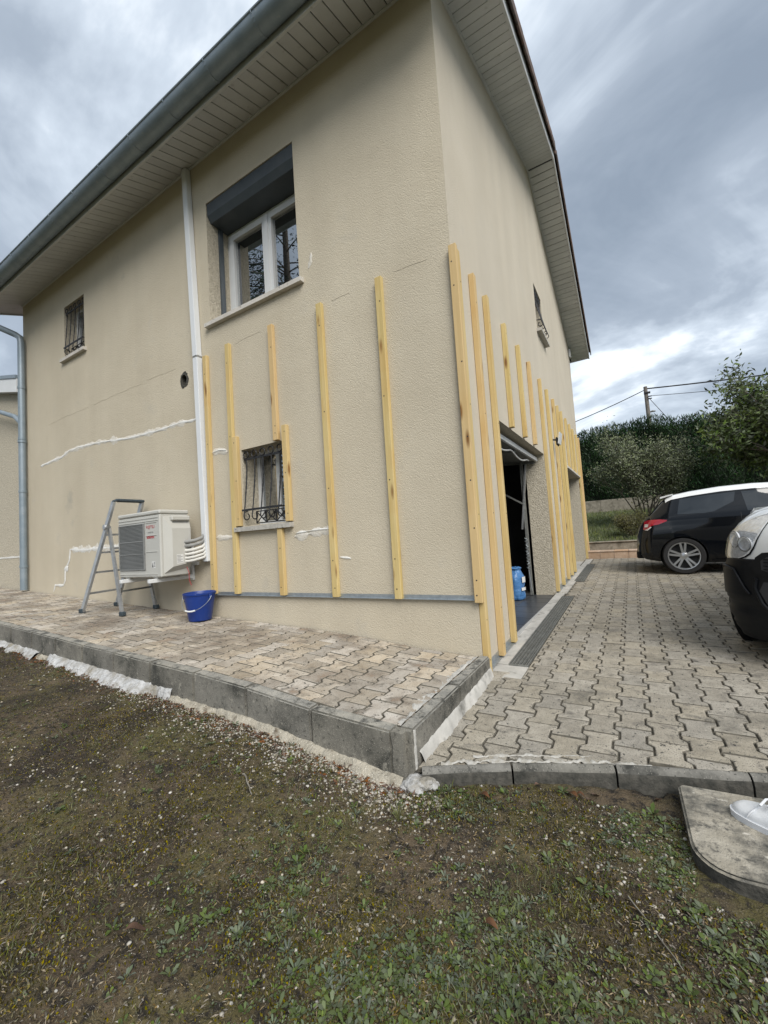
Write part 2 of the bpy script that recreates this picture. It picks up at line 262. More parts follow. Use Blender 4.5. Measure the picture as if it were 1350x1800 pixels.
def mk_wood():
    m = mk('treated_pine', (0.49, 0.37, 0.145), (0.63, 0.50, 0.245), scale=1.0, rough=0.72, stretch=(26, 26, 1.1), detail=5, ramp=(0.3, 0.7), spec=0.25, bump=(3.0, 0.25, 0.002))
    nt = m.node_tree; N = nt.nodes.new; L = nt.links.new; b = nt.nodes['Principled BSDF']
    col = b.inputs['Base Color'].links[0].from_socket
    oi = N('ShaderNodeObjectInfo'); g = N('ShaderNodeNewGeometry')
    # pinker heartwood from batten to batten
    mr = N('ShaderNodeMapRange'); L(oi.outputs['Random'], mr.inputs['Value']); mr.inputs['From Min'].default_value = 0.35; mr.inputs['To Max'].default_value = 0.5
    mx = N('ShaderNodeMix'); mx.data_type = 'RGBA'; L(mr.outputs[0], mx.inputs['Factor']); L(col, mx.inputs['A']); mx.inputs['B'].default_value = (0.60, 0.395, 0.235, 1)
    # long dark streaks and knots
    va = N('ShaderNodeVectorMath'); va.operation = 'MULTIPLY_ADD'; L(g.outputs['Position'], va.inputs[0]); va.inputs[1].default_value = (9, 9, 2.2)
    cx = N('ShaderNodeVectorMath'); cx.operation = 'SCALE'; cx.inputs[0].default_value = (31, 17, 43); L(oi.outputs['Random'], cx.inputs['Scale']); L(cx.outputs[0], va.inputs[2])
    v = N('ShaderNodeTexVoronoi'); v.inputs['Scale'].default_value = 1.0; L(va.outputs[0], v.inputs['Vector'])
    kr = N('ShaderNodeMapRange'); L(v.outputs['Distance'], kr.inputs['Value']); kr.inputs['From Min'].default_value = 0.19; kr.inputs['From Max'].default_value = 0.07
    mk2 = N('ShaderNodeMix'); mk2.data_type = 'RGBA'; L(kr.outputs[0], mk2.inputs['Factor']); L(mx.outputs['Result'], mk2.inputs['A']); mk2.inputs['B'].default_value = (0.20, 0.095, 0.03, 1)
    n = N('ShaderNodeTexNoise'); n.inputs['Scale'].default_value = 2.2; n.inputs['Detail'].default_value = 4
    vb = N('ShaderNodeVectorMath'); vb.operation = 'MULTIPLY_ADD'; L(g.outputs['Position'], vb.inputs[0]); vb.inputs[1].default_value = (1.5, 1.5, 0.9); L(cx.outputs[0], vb.inputs[2]); L(vb.outputs[0], n.inputs['Vector'])
    nr = N('ShaderNodeMapRange'); L(n.outputs['Fac'], nr.inputs['Value']); nr.inputs['From Min'].default_value = 0.5; nr.inputs['From Max'].default_value = 0.75; nr.inputs['To Max'].default_value = 0.55
    mx3 = N('ShaderNodeMix'); mx3.data_type = 'RGBA'; L(nr.outputs[0], mx3.inputs['Factor']); L(mk2.outputs['Result'], mx3.inputs['A']); mx3.inputs['B'].default_value = (0.50, 0.30, 0.10, 1)
    L(mx3.outputs['Result'], b.inputs['Base Color'])
    return m
M['wood'] = mk_wood()

# ------------------------------------------------------------------ helpers
class MB:
    """collects shapes, links them as ONE mesh object"""
    def __init__(s): s.v = []; s.f = []; s.m = []
    def add(s, vs_, fs, mi=0):
        o = len(s.v); s.v += [tuple(q) for q in vs_]; s.f += [tuple(i+o for i in q) for q in fs]; s.m += [mi]*len(fs); return s
    def box(s, x0, x1, y0, y1, z0, z1, mi=0, bev=0.0):
        if bev:
            bm = bmesh.new(); bmesh.ops.create_cube(bm, size=1)
            for q in bm.verts: q.co = Vector(((x0+x1)/2+q.co.x*(x1-x0), (y0+y1)/2+q.co.y*(y1-y0), (z0+z1)/2+q.co.z*(z1-z0)))
            bmesh.ops.bevel(bm, geom=bm.edges[:], offset=bev, segments=1, affect='EDGES')
            s.add([q.co[:] for q in bm.verts], [[q.index for q in f.verts] for f in bm.faces], mi); bm.free(); return s
        return s.add([(x0,y0,z0),(x1,y0,z0),(x1,y1,z0),(x0,y1,z0),(x0,y0,z1),(x1,y0,z1),(x1,y1,z1),(x0,y1,z1)],
                     [(3,2,1,0),(4,5,6,7),(0,1,5,4),(1,2,6,5),(2,3,7,6),(3,0,4,7)], mi)
    def bar(s, a, b, w, h, mi=0, up=(0,0,1)):
        a = Vector(a); b = Vector(b); d = (b-a).normalized(); u = Vector(up)
        if abs(d.dot(u)) > 0.98: u = Vector((1,0,0))
        r = d.cross(u).normalized()*w/2; u = r.cross(d).normalized()*h/2
        p = [a-r-u, a+r-u, a+r+u, a-r+u, b-r-u, b+r-u, b+r+u, b-r+u]
        return s.add(p, [(3,2,1,0),(4,5,6,7),(0,1,5,4),(1,2,6,5),(2,3,7,6),(3,0,4,7)], mi)
    def tube(s, pts, r, n=8, mi=0, cap=True):
        pts = [Vector(q) for q in pts]; rs = r if isinstance(r, (list, tuple)) else [r]*len(pts)
        o = []; prev = None
        for i, q in enumerate(pts):
            d = (pts[min(i+1, len(pts)-1)]-pts[max(i-1, 0)]).normalized()
            if prev is None:
                u = Vector((0,0,1)) if abs(d.z) < 0.9 else Vector((1,0,0)); a = d.cross(u).normalized()
            else: a = (prev-d*prev.dot(d)).normalized()
            prev = a; c = d.cross(a)
            o += [q+(a*math.cos(t)+c*math.sin(t))*rs[i] for t in [2*math.pi*k/n for k in range(n)]]
        fs = [(i*n+k, i*n+(k+1)%n, (i+1)*n+(k+1)%n, (i+1)*n+k) for i in range(len(pts)-1) for k in range(n)]
        if cap: fs += [tuple(range(n))[::-1], tuple((len(pts)-1)*n+k for k in range(n))]
        return s.add(o, fs, mi)
    def lathe(s, prof, n=24, mi=0, mat4=None):
        o = [(r*math.cos(2*math.pi*k/n), r*math.sin(2*math.pi*k/n), z) for r, z in prof for k in range(n)]
        if mat4 is not None: o = [(mat4 @ Vector(q))[:] for q in o]
        fs = [(i*n+k, i*n+(k+1)%n, (i+1)*n+(k+1)%n, (i+1)*n+k) for i in range(len(prof)-1) for k in range(n)]
        return s.add(o, fs, mi)
    def prism(s, poly, fn, d0, d1, mi=0):
        """poly in 2D, fn(u,v,d) -> 3D; extruded between d0 and d1"""
        n = len(poly); o = [fn(u, v, d0) for u, v in poly]+[fn(u, v, d1) for u, v in poly]
        return s.add(o, [tuple(range(n)), tuple(range(2*n-1, n-1, -1))]+[(i, n+i, n+(i+1) % n, (i+1) % n) for i in range(n)], mi)
    def mesh(s, name, mats):
        me = bpy.data.meshes.new(name); me.from_pydata(s.v, [], s.f)
        for q in (mats if isinstance(mats, (list, tuple)) else [mats]): me.materials.append(M[q] if isinstance(q, str) else q)
        if any(s.m): me.polygons.foreach_set('material_index', s.m)
        return me
    def build(s, name, mats, parent=None, smooth=None, loc=None, fix=True):
        me = s.mesh(name, mats)
        if fix:
            bm = bmesh.new(); bm.from_mesh(me); bmesh.ops.recalc_face_normals(bm, faces=bm.faces[:]); bm.to_mesh(me); bm.free()
        if smooth is not None: smooth_by_angle(me, smooth)
        o = bpy.data.objects.new(name, me); COL.objects.link(o)
        if parent is not None: o.parent = parent
        if loc: o.location = loc
        return o
def smooth_by_angle(me, ang):
    me.polygons.foreach_set('use_smooth', [True]*len(me.polygons))
    bm = bmesh.new(); bm.from_mesh(me)
    for ed in bm.edges:
        if len(ed.link_faces) == 2 and ed.calc_face_angle(0) > R(ang): ed.smooth = False
    bm.to_mesh(me); bm.free()
def tag(o, label, cat, group=None, kind=None):
    if label: o['label'] = label
    if cat: o['category'] = cat
    if group: o['group'] = group
    if kind: o['kind'] = kind
    return o
def empty(name, label=None, cat=None, group=None, loc=(0,0,0)):
    o = bpy.data.objects.new(name, None); COL.objects.link(o); o.location = loc; o.empty_display_size = 0.1
    return tag(o, label, cat, group)
def inst(me, name, parent, loc, rot=(0,0,0), scale=None):
    o = bpy.data.objects.new(name, me); COL.objects.link(o); o.parent = parent; o.location = loc; o.rotation_euler = rot
    if scale: o.scale = scale
    return o
def np_mesh(name, V, Fc, mat, parent=None, rnd=None, label=None, cat=None, kind=None, smooth=False):
    """V (n,3) float, Fc (m,k) int arrays -> one object"""
    me = bpy.data.meshes.new(name); V = np.asarray(V, np.float32); Fc = np.asarray(Fc, np.int32)
    n, k = Fc.shape
    me.vertices.add(len(V)); me.vertices.foreach_set('co', V.ravel())
    me.loops.add(n*k); me.loops.foreach_set('vertex_index', Fc.ravel())
    me.polygons.add(n); me.polygons.foreach_set('loop_start', np.arange(n, dtype=np.int32)*k)
    me.update(calc_edges=True); me.validate()
    if smooth: me.polygons.foreach_set('use_smooth', [True]*len(me.polygons))
    me.materials.append(M[mat])
    if rnd is not None:
        a = me.attributes.new('rnd', 'FLOAT', 'POINT'); a.data.foreach_set('value', np.asarray(rnd, np.float32))
    o = bpy.data.objects.new(name, me); COL.objects.link(o)
    if parent is not None: o.parent = parent
    return tag(o, label, cat, None, kind)
def interp(xs, ys): return lambda t: float(np.interp(t, xs, ys))
# ================================================================== SETTING: ground, lawn, terrace, drive
TX = [-14, -7.5, -4.7, -3.43, -2.9, -2.07, -1.43, -0.96, -0.48, 0.1]
TZ = [0.80, 0.525, 0.395, 0.335, 0.305, 0.268, 0.238, 0.205, 0.155, 0.125]
tz = interp(TX, TZ)
dz = lambda y: 0.026*y
lawn_curb = interp([-14, -4.7, -2.9, -1.8, -0.93, -0.47, 0.05, 0.5, 1.1, 6], [0.62, 0.19, 0.11, 0.055, 0.015, -0.035, -0.090, -0.098, -0.100, -0.105])
def lz(x, y):
    h = lawn_curb(x)+0.012*(y+1.27)
    return h+0.018*noise.noise((x*1.7, y*1.7, 3.1))+0.007*noise.noise((x*7, y*7, 1.0))
CURB = [(0.10, -1.245), (0.46, -1.065), (0.86, -0.91), (1.33, -0.775), (1.80, -0.62), (2.27, -0.45), (2.72, -0.27), (3.15, -0.06), (3.6, 0.17), (4.05, 0.40), (4.5, 0.62), (4.95, 0.84)]
curb_y = interp([a for a, b in CURB], [b for a, b in CURB])

g = MB(); n = 24
gx = [-600, -200, -60, -25, -14.5, 5.8, 12, 30, 80, 250, 600]; gy = [-600, -200, -60, -20, -7.2, 8.6, 14, 25, 60, 200, 600]
g.add([(a, b, -0.32 if (a < 6 and b < 9) else -0.32) for b in gy for a in gx], [(j*len(gx)+i, j*len(gx)+i+1, (j+1)*len(gx)+i+1, (j+1)*len(gx)+i) for j in range(len(gy)-1) for i in range(len(gx)-1)])
tag(g.build('ground', 'ground'), None, None, kind='structure')

# lawn: one relief sheet, fine near the camera
xs = np.concatenate([np.arange(-14.4, -6, 0.25), np.arange(-6, -2.6, 0.07), np.arange(-2.6, 2.3, 0.017), np.arange(2.3, 5.8, 0.15)])
ys = np.concatenate([np.arange(-7, -3.2, 0.25), np.arange(-3.2, -2.6, 0.05), np.arange(-2.6, -0.9, 0.017), np.arange(-0.9, 0.9, 0.06)])
V = []
for y in ys:
    for x in xs:
        lim = -1.25 if x < 0.1 else curb_y(x)+0.02
        yy = min(y, lim)
        z = lz(x, yy)+0.011*noise.noise((x*13, yy*13, 5))+0.007*noise.noise((x*31, yy*31, 9))
        V.append((x, yy, z if y <= lim+0.001 else -0.31))
nx = len(xs)
Fq = [(j*nx+i, j*nx+i+1, (j+1)*nx+i+1, (j+1)*nx+i) for j in range(len(ys)-1) for i in range(nx-1)]
lawn = np_mesh('lawn', V, Fq, 'soil', smooth=True); tag(lawn, None, None, kind='structure')

# ---- interlocking double-T pavers
PW, PL, AM, GP, GE = 0.07, 0.10, 0.0135, 0.0030, 0.0042
def paver_outline(cx, cy):
    sd_ = [(-1.0, 1), (-0.62, 1), (-0.38, -1), (0.38, -1), (0.62, 1), (1.0, 1)]
    pts = []
    for t, s_ in sd_: pts.append((cx+PW-GP+AM*s_, cy+t*PL+(GE if t == -1 else -GE if t == 1 else 0)))
    for t, s_ in reversed(sd_): pts.append((cx-PW+GP-AM*s_, cy+t*PL+(GE if t == -1 else -GE if t == 1 else 0)))
    return pts
def clip(poly, nx_, ny_, d):
    out = []
    for i in range(len(poly)):
        a, b = poly[i], poly[(i+1) % len(poly)]
        da = a[0]*nx_+a[1]*ny_-d; db = b[0]*nx_+b[1]*ny_-d
        if da >= 0: out.append(a)
        if (da >= 0) != (db >= 0):
            t = da/(da-db); out.append((a[0]+(b[0]-a[0])*t, a[1]+(b[1]-a[1])*t))
    return out
def area(p): return 0.5*sum(p[i][0]*p[(i+1) % len(p)][1]-p[(i+1) % len(p)][0]*p[i][1] for i in range(len(p)))
def inset(poly, d):
    n = len(poly); o = []
    for i in range(n):
        p0, p1, p2 = Vector(poly[i-1]), Vector(poly[i]), Vector(poly[(i+1) % n])
        a = (p1-p0); b = (p2-p1)
        a = a.normalized() if a.length > 1e-6 else b.normalized(); b = b.normalized() if b.length > 1e-6 else a
        na = Vector((-a.y, a.x)); nb = Vector((-b.y, b.x)); m = na+nb
        m = m/max(0.5, m.dot(na)) if m.length > 1e-4 else na
        o.append((p1.x+m.x*d, p1.y+m.y*d))
    return o
def paver_geo(poly, cx, cy):
    """vertices/faces around (cx,cy); top at z=0"""
    clean = [poly[0]]
    for q in poly[1:]:
        if (Vector(q)-Vector(clean[-1])).length > 0.002: clean.append(q)
    poly = clean; n = len(poly)
    a = inset(poly, 0.0060); b = inset(poly, 0.0026)
    ring = lambda p, z: [(q[0]-cx, q[1]-cy, z) for q in p]
    v = ring(a, 0)+ring(b, -0.0030)+ring(poly, -0.0085)+ring(poly, -0.035)
    f = [tuple(range(n))]
    for k in range(3): f += [(k*n+i, (k+1)*n+i, (k+1)*n+(i+1) % n, k*n+(i+1) % n) for i in range(n)]
    return v, f
def to_px(P):
    d = Vector(P)-Vector((1.0107, -2.9575, 1.03)); z = d.dot(F)
    if z < 0.1: return None
    return 675+FPX*d.dot(R2)/z, 900-FPX*d.dot(U2)/z, z
STD = paver_geo(paver_outline(0, 0), 0, 0)
def lay(parent, mat, cells, zfun, slope, thick_jit):
    """cells: (cx, cy, clipped outline, full?) ; nearest 300 in view single parts, the rest one stuff part"""
    mb = MB(); mb.add(*STD); shared = []
    def pm_(q_):
        m__ = q_.mesh('paver', [mat, 'edgedirt']); k_ = (len(m__.polygons)-1)//3
        for i_, p_ in enumerate(m__.polygons):
            if i_ > k_: p_.material_index = 1
        smooth_by_angle(m__, 40); return m__
    me = pm_(mb)
    rank = []
    for c in cells:
        p = to_px((c[0], c[1], zfun(c[0], c[1])))
        ok = p and -30 < p[0] < 1380 and p[1] < 1830
        rank.append((p[2] if ok else 1000+abs(c[0])+abs(c[1]), c))
    rank.sort(key=lambda t: t[0])
    SV, SF, SR, SM, o = [], [], [], [], 0
    for k, (dd, (cx, cy, poly, full)) in enumerate(rank):
        z = zfun(cx, cy)+random.uniform(-thick_jit, thick_jit)
        rx = slope[0]+random.uniform(-1, 1)*0.010; ry = slope[1](cx)+random.uniform(-1, 1)*0.012
        if k < 300:
            if full: m_ = me
            else:
                q = MB(); q.add(*paver_geo(poly, cx, cy)); m_ = pm_(q)
            inst(m_, 'paver', parent, (cx, cy, z), (rx, ry, random.uniform(-0.008, 0.008)))
        else:
            v, f = STD if full else paver_geo(poly, cx, cy)
            r_ = random.random()
            mat3 = Matrix.Translation((cx, cy, z)) @ Matrix.Rotation(ry, 4, 'Y') @ Matrix.Rotation(rx, 4, 'X')
            SV += [(mat3 @ Vector(q))[:] for q in v]; SF += [tuple(i+o for i in t) for t in f]; SR += [r_]*len(v); o += len(v); SM += [0]*(1+(len(f)-1)//3)+[1]*(2*((len(f)-1)//3))
    if SV:
        m_ = bpy.data.meshes.new('paver_field'); m_.from_pydata(SV, [], SF); m_.materials.append(M[mat]); m_.materials.append(M['edgedirt']); m_.polygons.foreach_set('material_index', SM)
        a = m_.attributes.new('rnd', 'FLOAT', 'POINT'); a.data.foreach_set('value', SR)
        ob = bpy.data.objects.new('paver_field', m_); COL.objects.link(ob); ob.parent = parent; ob['kind'] = 'stuff'

# terrace along the eaves wall
ter = empty('terrace'); tag(ter, None, None, kind='structure')
mb = MB()
tx = [-14]+[q for q in np.arange(-8, 0.01, 0.5)]
mb.add([(x, y, tz(x)-0.011) for x in tx for y in (-1.21, 0.02)]+[(x, y, -0.4) for x in tx for y in (-1.21, 0.02)],
       [(2*i, 2*i+2, 2*i+3, 2*i+1) for i in range(len(tx)-1)]+[(2*i, 2*i+1+0, 2*len(tx)+2*i+1, 2*len(tx)+2*i) for i in (0, len(tx)-1)]+[(2*i, 2*i+2, 2*len(tx)+2*i+2, 2*len(tx)+2*i) for i in range(len(tx)-1)])
mb.build('bed', 'joint', ter)
cells = []
for k in range(-1, 88):
    cx = -0.227-0.14*k
    for j in range(-8, 7):
        cy = -0.98+0.1+(0.1 if k % 2 else 0)+0.2*j
        poly = paver_outline(cx, cy); a0 = area(poly)
        for c_ in ((0, 1, -1.186), (0, -1, 0.012), (-1, 0, 0.012)): poly = clip(poly, *c_) if len(poly) > 2 else poly
        if len(poly) < 3: continue
        a1 = abs(area(poly))
        if a1 < 0.12*abs(a0): continue
        cells.append((cx, cy, poly, a1 > 0.985*abs(a0)))
lay(ter, 'paver_terrace', cells, lambda x, y: tz(x), (0.0, lambda x: math.atan((tz(x-0.1)-tz(x+0.1))/0.2)), 0.0022)
# kerb blocks: along the lawn, then back to the house
def kerb(x0, x1, parent, mat='concrete'):
    bm = bmesh.new(); bmesh.ops.create_cube(bm, size=1)
    for v in bm.verts:
        x = x0 if v.co.x < 0 else x1; y = -1.272 if v.co.y < 0 else -1.19
        v.co = Vector((x, y, (tz(x)+0.006+random.uniform(-0.002, 0.002)) if v.co.z > 0 else tz(x)-0.33))
    bmesh.ops.bevel(bm, geom=[e_ for e_ in bm.edges], offset=0.009, segments=2, affect='EDGES')
    me = bpy.data.meshes.new('kerb_block'); bm.to_mesh(me); bm.free(); me.materials.append(M[mat]); me.materials.append(M['curbtop'])
    for p_ in me.polygons:
        if p_.normal.z > 0.5: p_.material_index = 1
    smooth_by_angle(me, 35)
    o = bpy.data.objects.new('kerb_block', me); COL.objects.link(o); o.parent = parent
x = -0.03; first = True
while x > -14:
    x2 = x-0.487; kerb(x2+0.004, x-0.003, ter); x = x2
def kerb_side(y0, y1):
    bm = bmesh.new(); bmesh.ops.create_cube(bm, size=1)
    for v in bm.verts:
        y = y0 if v.co.y < 0 else y1
        v.co = Vector((-0.018 if v.co.x < 0 else 0.058, y, (0.139+0.004*(y+1)) if v.co.z > 0 else -0.3))
    bmesh.ops.bevel(bm, geom=[e_ for e_ in bm.edges], offset=0.009, segments=2, affect='EDGES')
    me = bpy.data.meshes.new('kerb_block'); bm.to_mesh(me); bm.free(); me.materials.append(M['concrete']); me.materials.append(M['curbtop'])
    for p_ in me.polygons:
        if p_.normal.z > 0.5: p_.material_index = 1
    smooth_by_angle(me, 35)
    o = bpy.data.objects.new('kerb_block', me); COL.objects.link(o); o.parent = ter
kerb_side(-1.215, -0.62); kerb_side(-0.614, -0.015)
def lump(name, pts, rad, mat, parent, seed=0, flat=0.6, res=2):
    """irregular mortar: swollen, noisy strip of blobs merged by their overlap"""
    mb = MB()
    for i, (x, y, z) in enumerate(pts):
        r = rad[i] if isinstance(rad, (list, tuple)) else rad
        bm = bmesh.new(); bmesh.ops.create_icosphere(bm, subdivisions=res+1, radius=1)
        for v in bm.verts:
            d = v.co.normalized(); k = 1+0.35*noise.noise((d*1.6+Vector((seed+i*3.7, x*5, y*5))))+0.15*noise.noise(d*5+Vector((i, seed, 1)))
            v.co = Vector((x+d.x*r*k, y+d.y*r*k, z+d.z*r*k*flat))
        mb.add([v.co[:] for v in bm.verts], [[v.index for v in f.verts] for f in bm.faces]); bm.free()
    return mb.build(name, mat, parent, smooth=60, fix=False)
def strip_relief(name, line, width, height, mat, parent, seed, n_w=7, step=0.02, out=(0, -1)):
    """noisy fillet of mortar along a polyline (x,y,z of its inner top edge), running outwards and down"""
    P = []; 
    for (a, b) in zip(line[:-1], line[1:]):
        a = Vector(a); b = Vector(b); m_ = max(2, int((b-a).length/step))
        P += [a.lerp(b, k/m_) for k in range(m_)]
    P.append(Vector(line[-1])); V, Fq = [], []
    for i, p_ in enumerate(P):
        wv = width(p_.x) if callable(width) else width
        wv *= max(0.25, 0.95+0.9*noise.noise((p_.x*5, p_.y*5, seed))+0.5*noise.noise((p_.x*19, p_.y*19, seed)))
        for k in range(n_w):
            t = k/(n_w-1); q = Vector((p_.x+out[0]*wv*t, p_.y+out[1]*wv*t, 0))
            nz = 0.020*noise.noise((q.x*17, q.y*17, seed))+0.010*noise.noise((q.x*55, q.y*55, seed+4))
            q.z = p_.z-height*(t**1.5)+nz*(1 if 0 < t < 1 else 0.3)
            V.append(q[:])
    Fq = [(i*n_w+k, i*n_w+k+1, (i+1)*n_w+k+1, (i+1)*n_w+k) for i in range(len(P)-1) for k in range(n_w-1)]
    return np_mesh(name, V, Fq, mat, parent, smooth=True)
hl = [(x, -1.268, lawn_curb(x)+0.030) for x in (-14, -9, -6, -4.7, -3.6, -2.9, -2.3, -1.8, -1.3, -0.93, -0.6, -0.4, -0.15, 0.02)]
strip_relief('mortar_footing', hl, lambda x: 0.075 if x > -1.6 else 0.055, 0.060, 'haunch', ter, 11)
hl2 = [(x, -1.266, lawn_curb(x)+0.052) for x in (-5.4, -4.9, -4.4, -3.9, -3.75)]
strip_relief('mortar_patch', hl2, 0.10, 0.07, 'mortar', ter, 23)
hl3 = [(x, -1.266, lawn_curb(x)+0.062) for x in (-3.55, -3.3, -2.9, -2.5, -2.1, -1.85, -1.72)]
strip_relief('mortar_patch', hl3, lambda x: 0.115 if -3.4 < x < -1.9 else 0.06, 0.085, 'mortar', ter, 31)
# mortared corner of the two kerbs
bm = bmesh.new(); bmesh.ops.create_cube(bm, size=1)
for v in bm.verts: v.co = Vector((-0.028 if v.co.x < 0 else 0.057, -1.270 if v.co.y < 0 else -1.217, -0.2 if v.co.z < 0 else 0.136))
bmesh.ops.bevel(bm, geom=[e_ for e_ in bm.edges if abs(e_.verts[0].co.z-e_.verts[1].co.z) > .1 and e_.verts[0].co.x > 0 and e_.verts[0].co.y < -1.25], offset=0.03, segments=4, affect='EDGES')
bmesh.ops.subdivide_edges(bm, edges=[e_ for e_ in bm.edges if abs(e_.verts[0].co.z-e_.verts[1].co.z) > .1], cuts=14, use_grid_fill=True)
for v in bm.verts: v.co += Vector((noise.noise(v.co*16+Vector((3, 1, 1))), noise.noise(v.co*16+Vector((9, 5, 2))), 0.4*noise.noise(v.co*11)))*0.006
me = bpy.data.meshes.new('mortar_corner'); bm.to_mesh(me); bm.free(); me.materials.append(M['concrete']); smooth_by_angle(me, 50)
o = bpy.data.objects.new('mortar_corner', me); COL.objects.link(o); o.parent = ter
V = []; nzz = 40
for i in range(nzz):
    z = -0.07+0.205*i/(nzz-1); w_ = 0.012+0.010*noise.noise((z*22, 3, 1))+0.006*noise.noise((z*70, 3, 1)); c_ = -1.205+0.010*noise.noise((z*14, 8, 1))
    for t, o_ in ((-1, -0.002), (-.4, 0.004), (.4, 0.004), (1, -0.002)): V.append((0.058+o_, c_+w_*t, z))
np_mesh('mortar_smear', V, [(4*i+k, 4*i+k+1, 4*i+k+5, 4*i+k+4) for i in range(nzz-1) for k in range(3)], 'strip', ter, smooth=True)
lump('mortar_lump', [(0.075, -1.250, -0.085), (0.12, -1.235, -0.078), (0.035, -1.272, -0.092)], [0.062, 0.05, 0.042], 'mortar', ter, 8, 0.55, 3)
strip_relief('mortar_fillet', [(0.057, -1.17, 0.02), (0.057, -0.9, 0.035), (0.057, -0.6, 0.045), (0.057, -0.3, 0.055), (0.057, -0.01, 0.07)], 0.035, 0.07, 'strip', ter, 41, out=(1, 0))
strip_relief('mortar_fillet', [(-0.02, -1.18, 0.137), (-0.02, -0.6, 0.139), (-0.02, -0.02, 0.141)], 0.05, 0.008, 'strip', ter, 45, out=(-1, 0))

# driveway
drive = empty('driveway'); tag(drive, None, None, kind='structure')
mb = MB(); dxs = [0.06]+[a for a, b in CURB[1:]]
bv = [(0.06, -1.24), (0.06, 0.0), (-0.03, 0.0), (-0.03, 8.3), (5.0, 8.3)]+[(a, b+0.03) for a, b in reversed(CURB)]
mb.add([(a, b, dz(b)-0.011) for a, b in bv], [tuple(range(len(bv)))])
mb.build('bed', 'joint', drive)
cells = []
for k in range(-3, 34):
    cx = 0.22+0.14*k
    for j in range(-8, 46):
        cy = -0.48+(0.1 if k % 2 else 0)+0.2*j
        poly = paver_outline(cx, cy); a0 = abs(area(poly))
        lx = 0.064 if cy < -0.02 else (0.012 if cy < 0.06 else (0.258 if (cy < 3.2 or 4.45 < cy < 6.95) else 0.135))
        poly = clip(poly, 1, 0, lx)
        if len(poly) > 2: poly = clip(poly, -1, 0, -4.9)
        if len(poly) > 2: poly = clip(poly, 0, -1, -8.02)
        if cy < 1.3 and len(poly) > 2:
            for (a, b) in zip(CURB[:-1], CURB[1:]):
                if a[0]-0.13 < cx < b[0]+0.13 and len(poly) > 2:
                    t = Vector((b[0]-a[0], b[1]-a[1])).normalized(); nn = (-t.y, t.x)
                    poly = clip(poly, nn[0], nn[1], nn[0]*a[0]+nn[1]*a[1]+0.048)
        if len(poly) < 3: continue
        a1 = abs(area(poly))
        if a1 < 0.14*a0: continue
        cells.append((cx, cy, poly, a1 > 0.985*a0))
lay(drive, 'paver', cells, lambda x, y: dz(y), (math.atan(0.026), lambda x: 0.0), 0.0024)
# drive kerb stones with rounded tops
for (a, b) in zip(CURB[:-1], CURB[1:]):
    A = Vector((a[0], a[1], 0)); B = Vector((b[0], b[1], 0)); t = (B-A).normalized(); nrm = Vector((-t.y, t.x, 0))
    A = A+t*0.004; B = B-t*0.004
    prof = [(0.0, -0.26), (0.0, -0.040), (0.004, -0.022), (0.014, -0.007), (0.028, 0.000), (0.042, -0.004), (0.05, -0.016), (0.052, -0.26)]
    mb = MB(); nseg = 6; V = []
    for i in range(nseg+1):
        p_ = A.lerp(B, i/nseg)
        for u, w in prof:
            q = p_+nrm*(u+0.003*noise.noise((p_.x*9, w*30, 2))); V.append((q.x, q.y, dz(p_.y)+0.012+w+0.003*noise.noise((p_.x*8, p_.y*8, u*40))))
    m_ = len(prof)
    mb.add(V, [(i*m_+k, i*m_+k+1, (i+1)*m_+k+1, (i+1)*m_+k) for i in range(nseg) for k in range(m_-1)]+[tuple(range(m_)), tuple(nseg*m_+k for k in range(m_))])
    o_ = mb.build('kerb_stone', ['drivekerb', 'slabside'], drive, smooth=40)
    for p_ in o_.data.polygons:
        if p_.center.z < dz(p_.center.y)-0.016 and abs(p_.normal.z) < 0.4: p_.material_index = 1  # steep lower faces of each stone take the darker concrete
# white mortar smeared along the kerb
wl_ = [(0.16, -1.16, dz(-1.1)+0.010), (0.30, -1.09, dz(-1)+0.009), (0.46, -1.012, dz(-1)+0.009), (0.66, -0.932, dz(-0.95)+0.008), (0.84, -0.865, dz(-0.9)+0.007), (1.0, -0.825, dz(-0.85)+0.006)]
def smear(line, w, seed, lift):
    P = []
    for (a, b) in zip(line[:-1], line[1:]):
        a, b = Vector(a), Vector(b); k_ = max(2, int((b-a).length/0.007)); P += [a.lerp(b, i/k_) for i in range(k_)]
    V, Fq = [], []
    for p_ in P:
        lo = w*(-0.1+0.7*noise.noise((p_.x*19, 1, seed))+0.5*noise.noise((p_.x*60, 9, seed))); hi = w*(0.45+1.6*noise.noise((p_.x*17, 5, seed))+1.0*noise.noise((p_.x*55, 5, seed)))
        hi = max(hi, lo+0.001)
        for t in (0, .33, .66, 1): q_ = p_+Vector((-0.35, 0.93, 0))*(lo+(hi-lo)*t); V.append((q_.x, q_.y, p_.z+lift+(0.0015 if 0 < t < 1 else -0.004)))
    Fq = [(4*i+k, 4*i+k+1, 4*i+k+5, 4*i+k+4) for i in range(len(P)-1) for k in range(3)]
    np_mesh('mortar_smear', V, Fq, 'smearwhite', drive, smooth=True)
smear(wl_, 0.042, 57, -0.0005); smear([(x-0.03, y+0.055, z-0.006) for x, y, z in wl_[1:5]], 0.022, 71, -0.001)
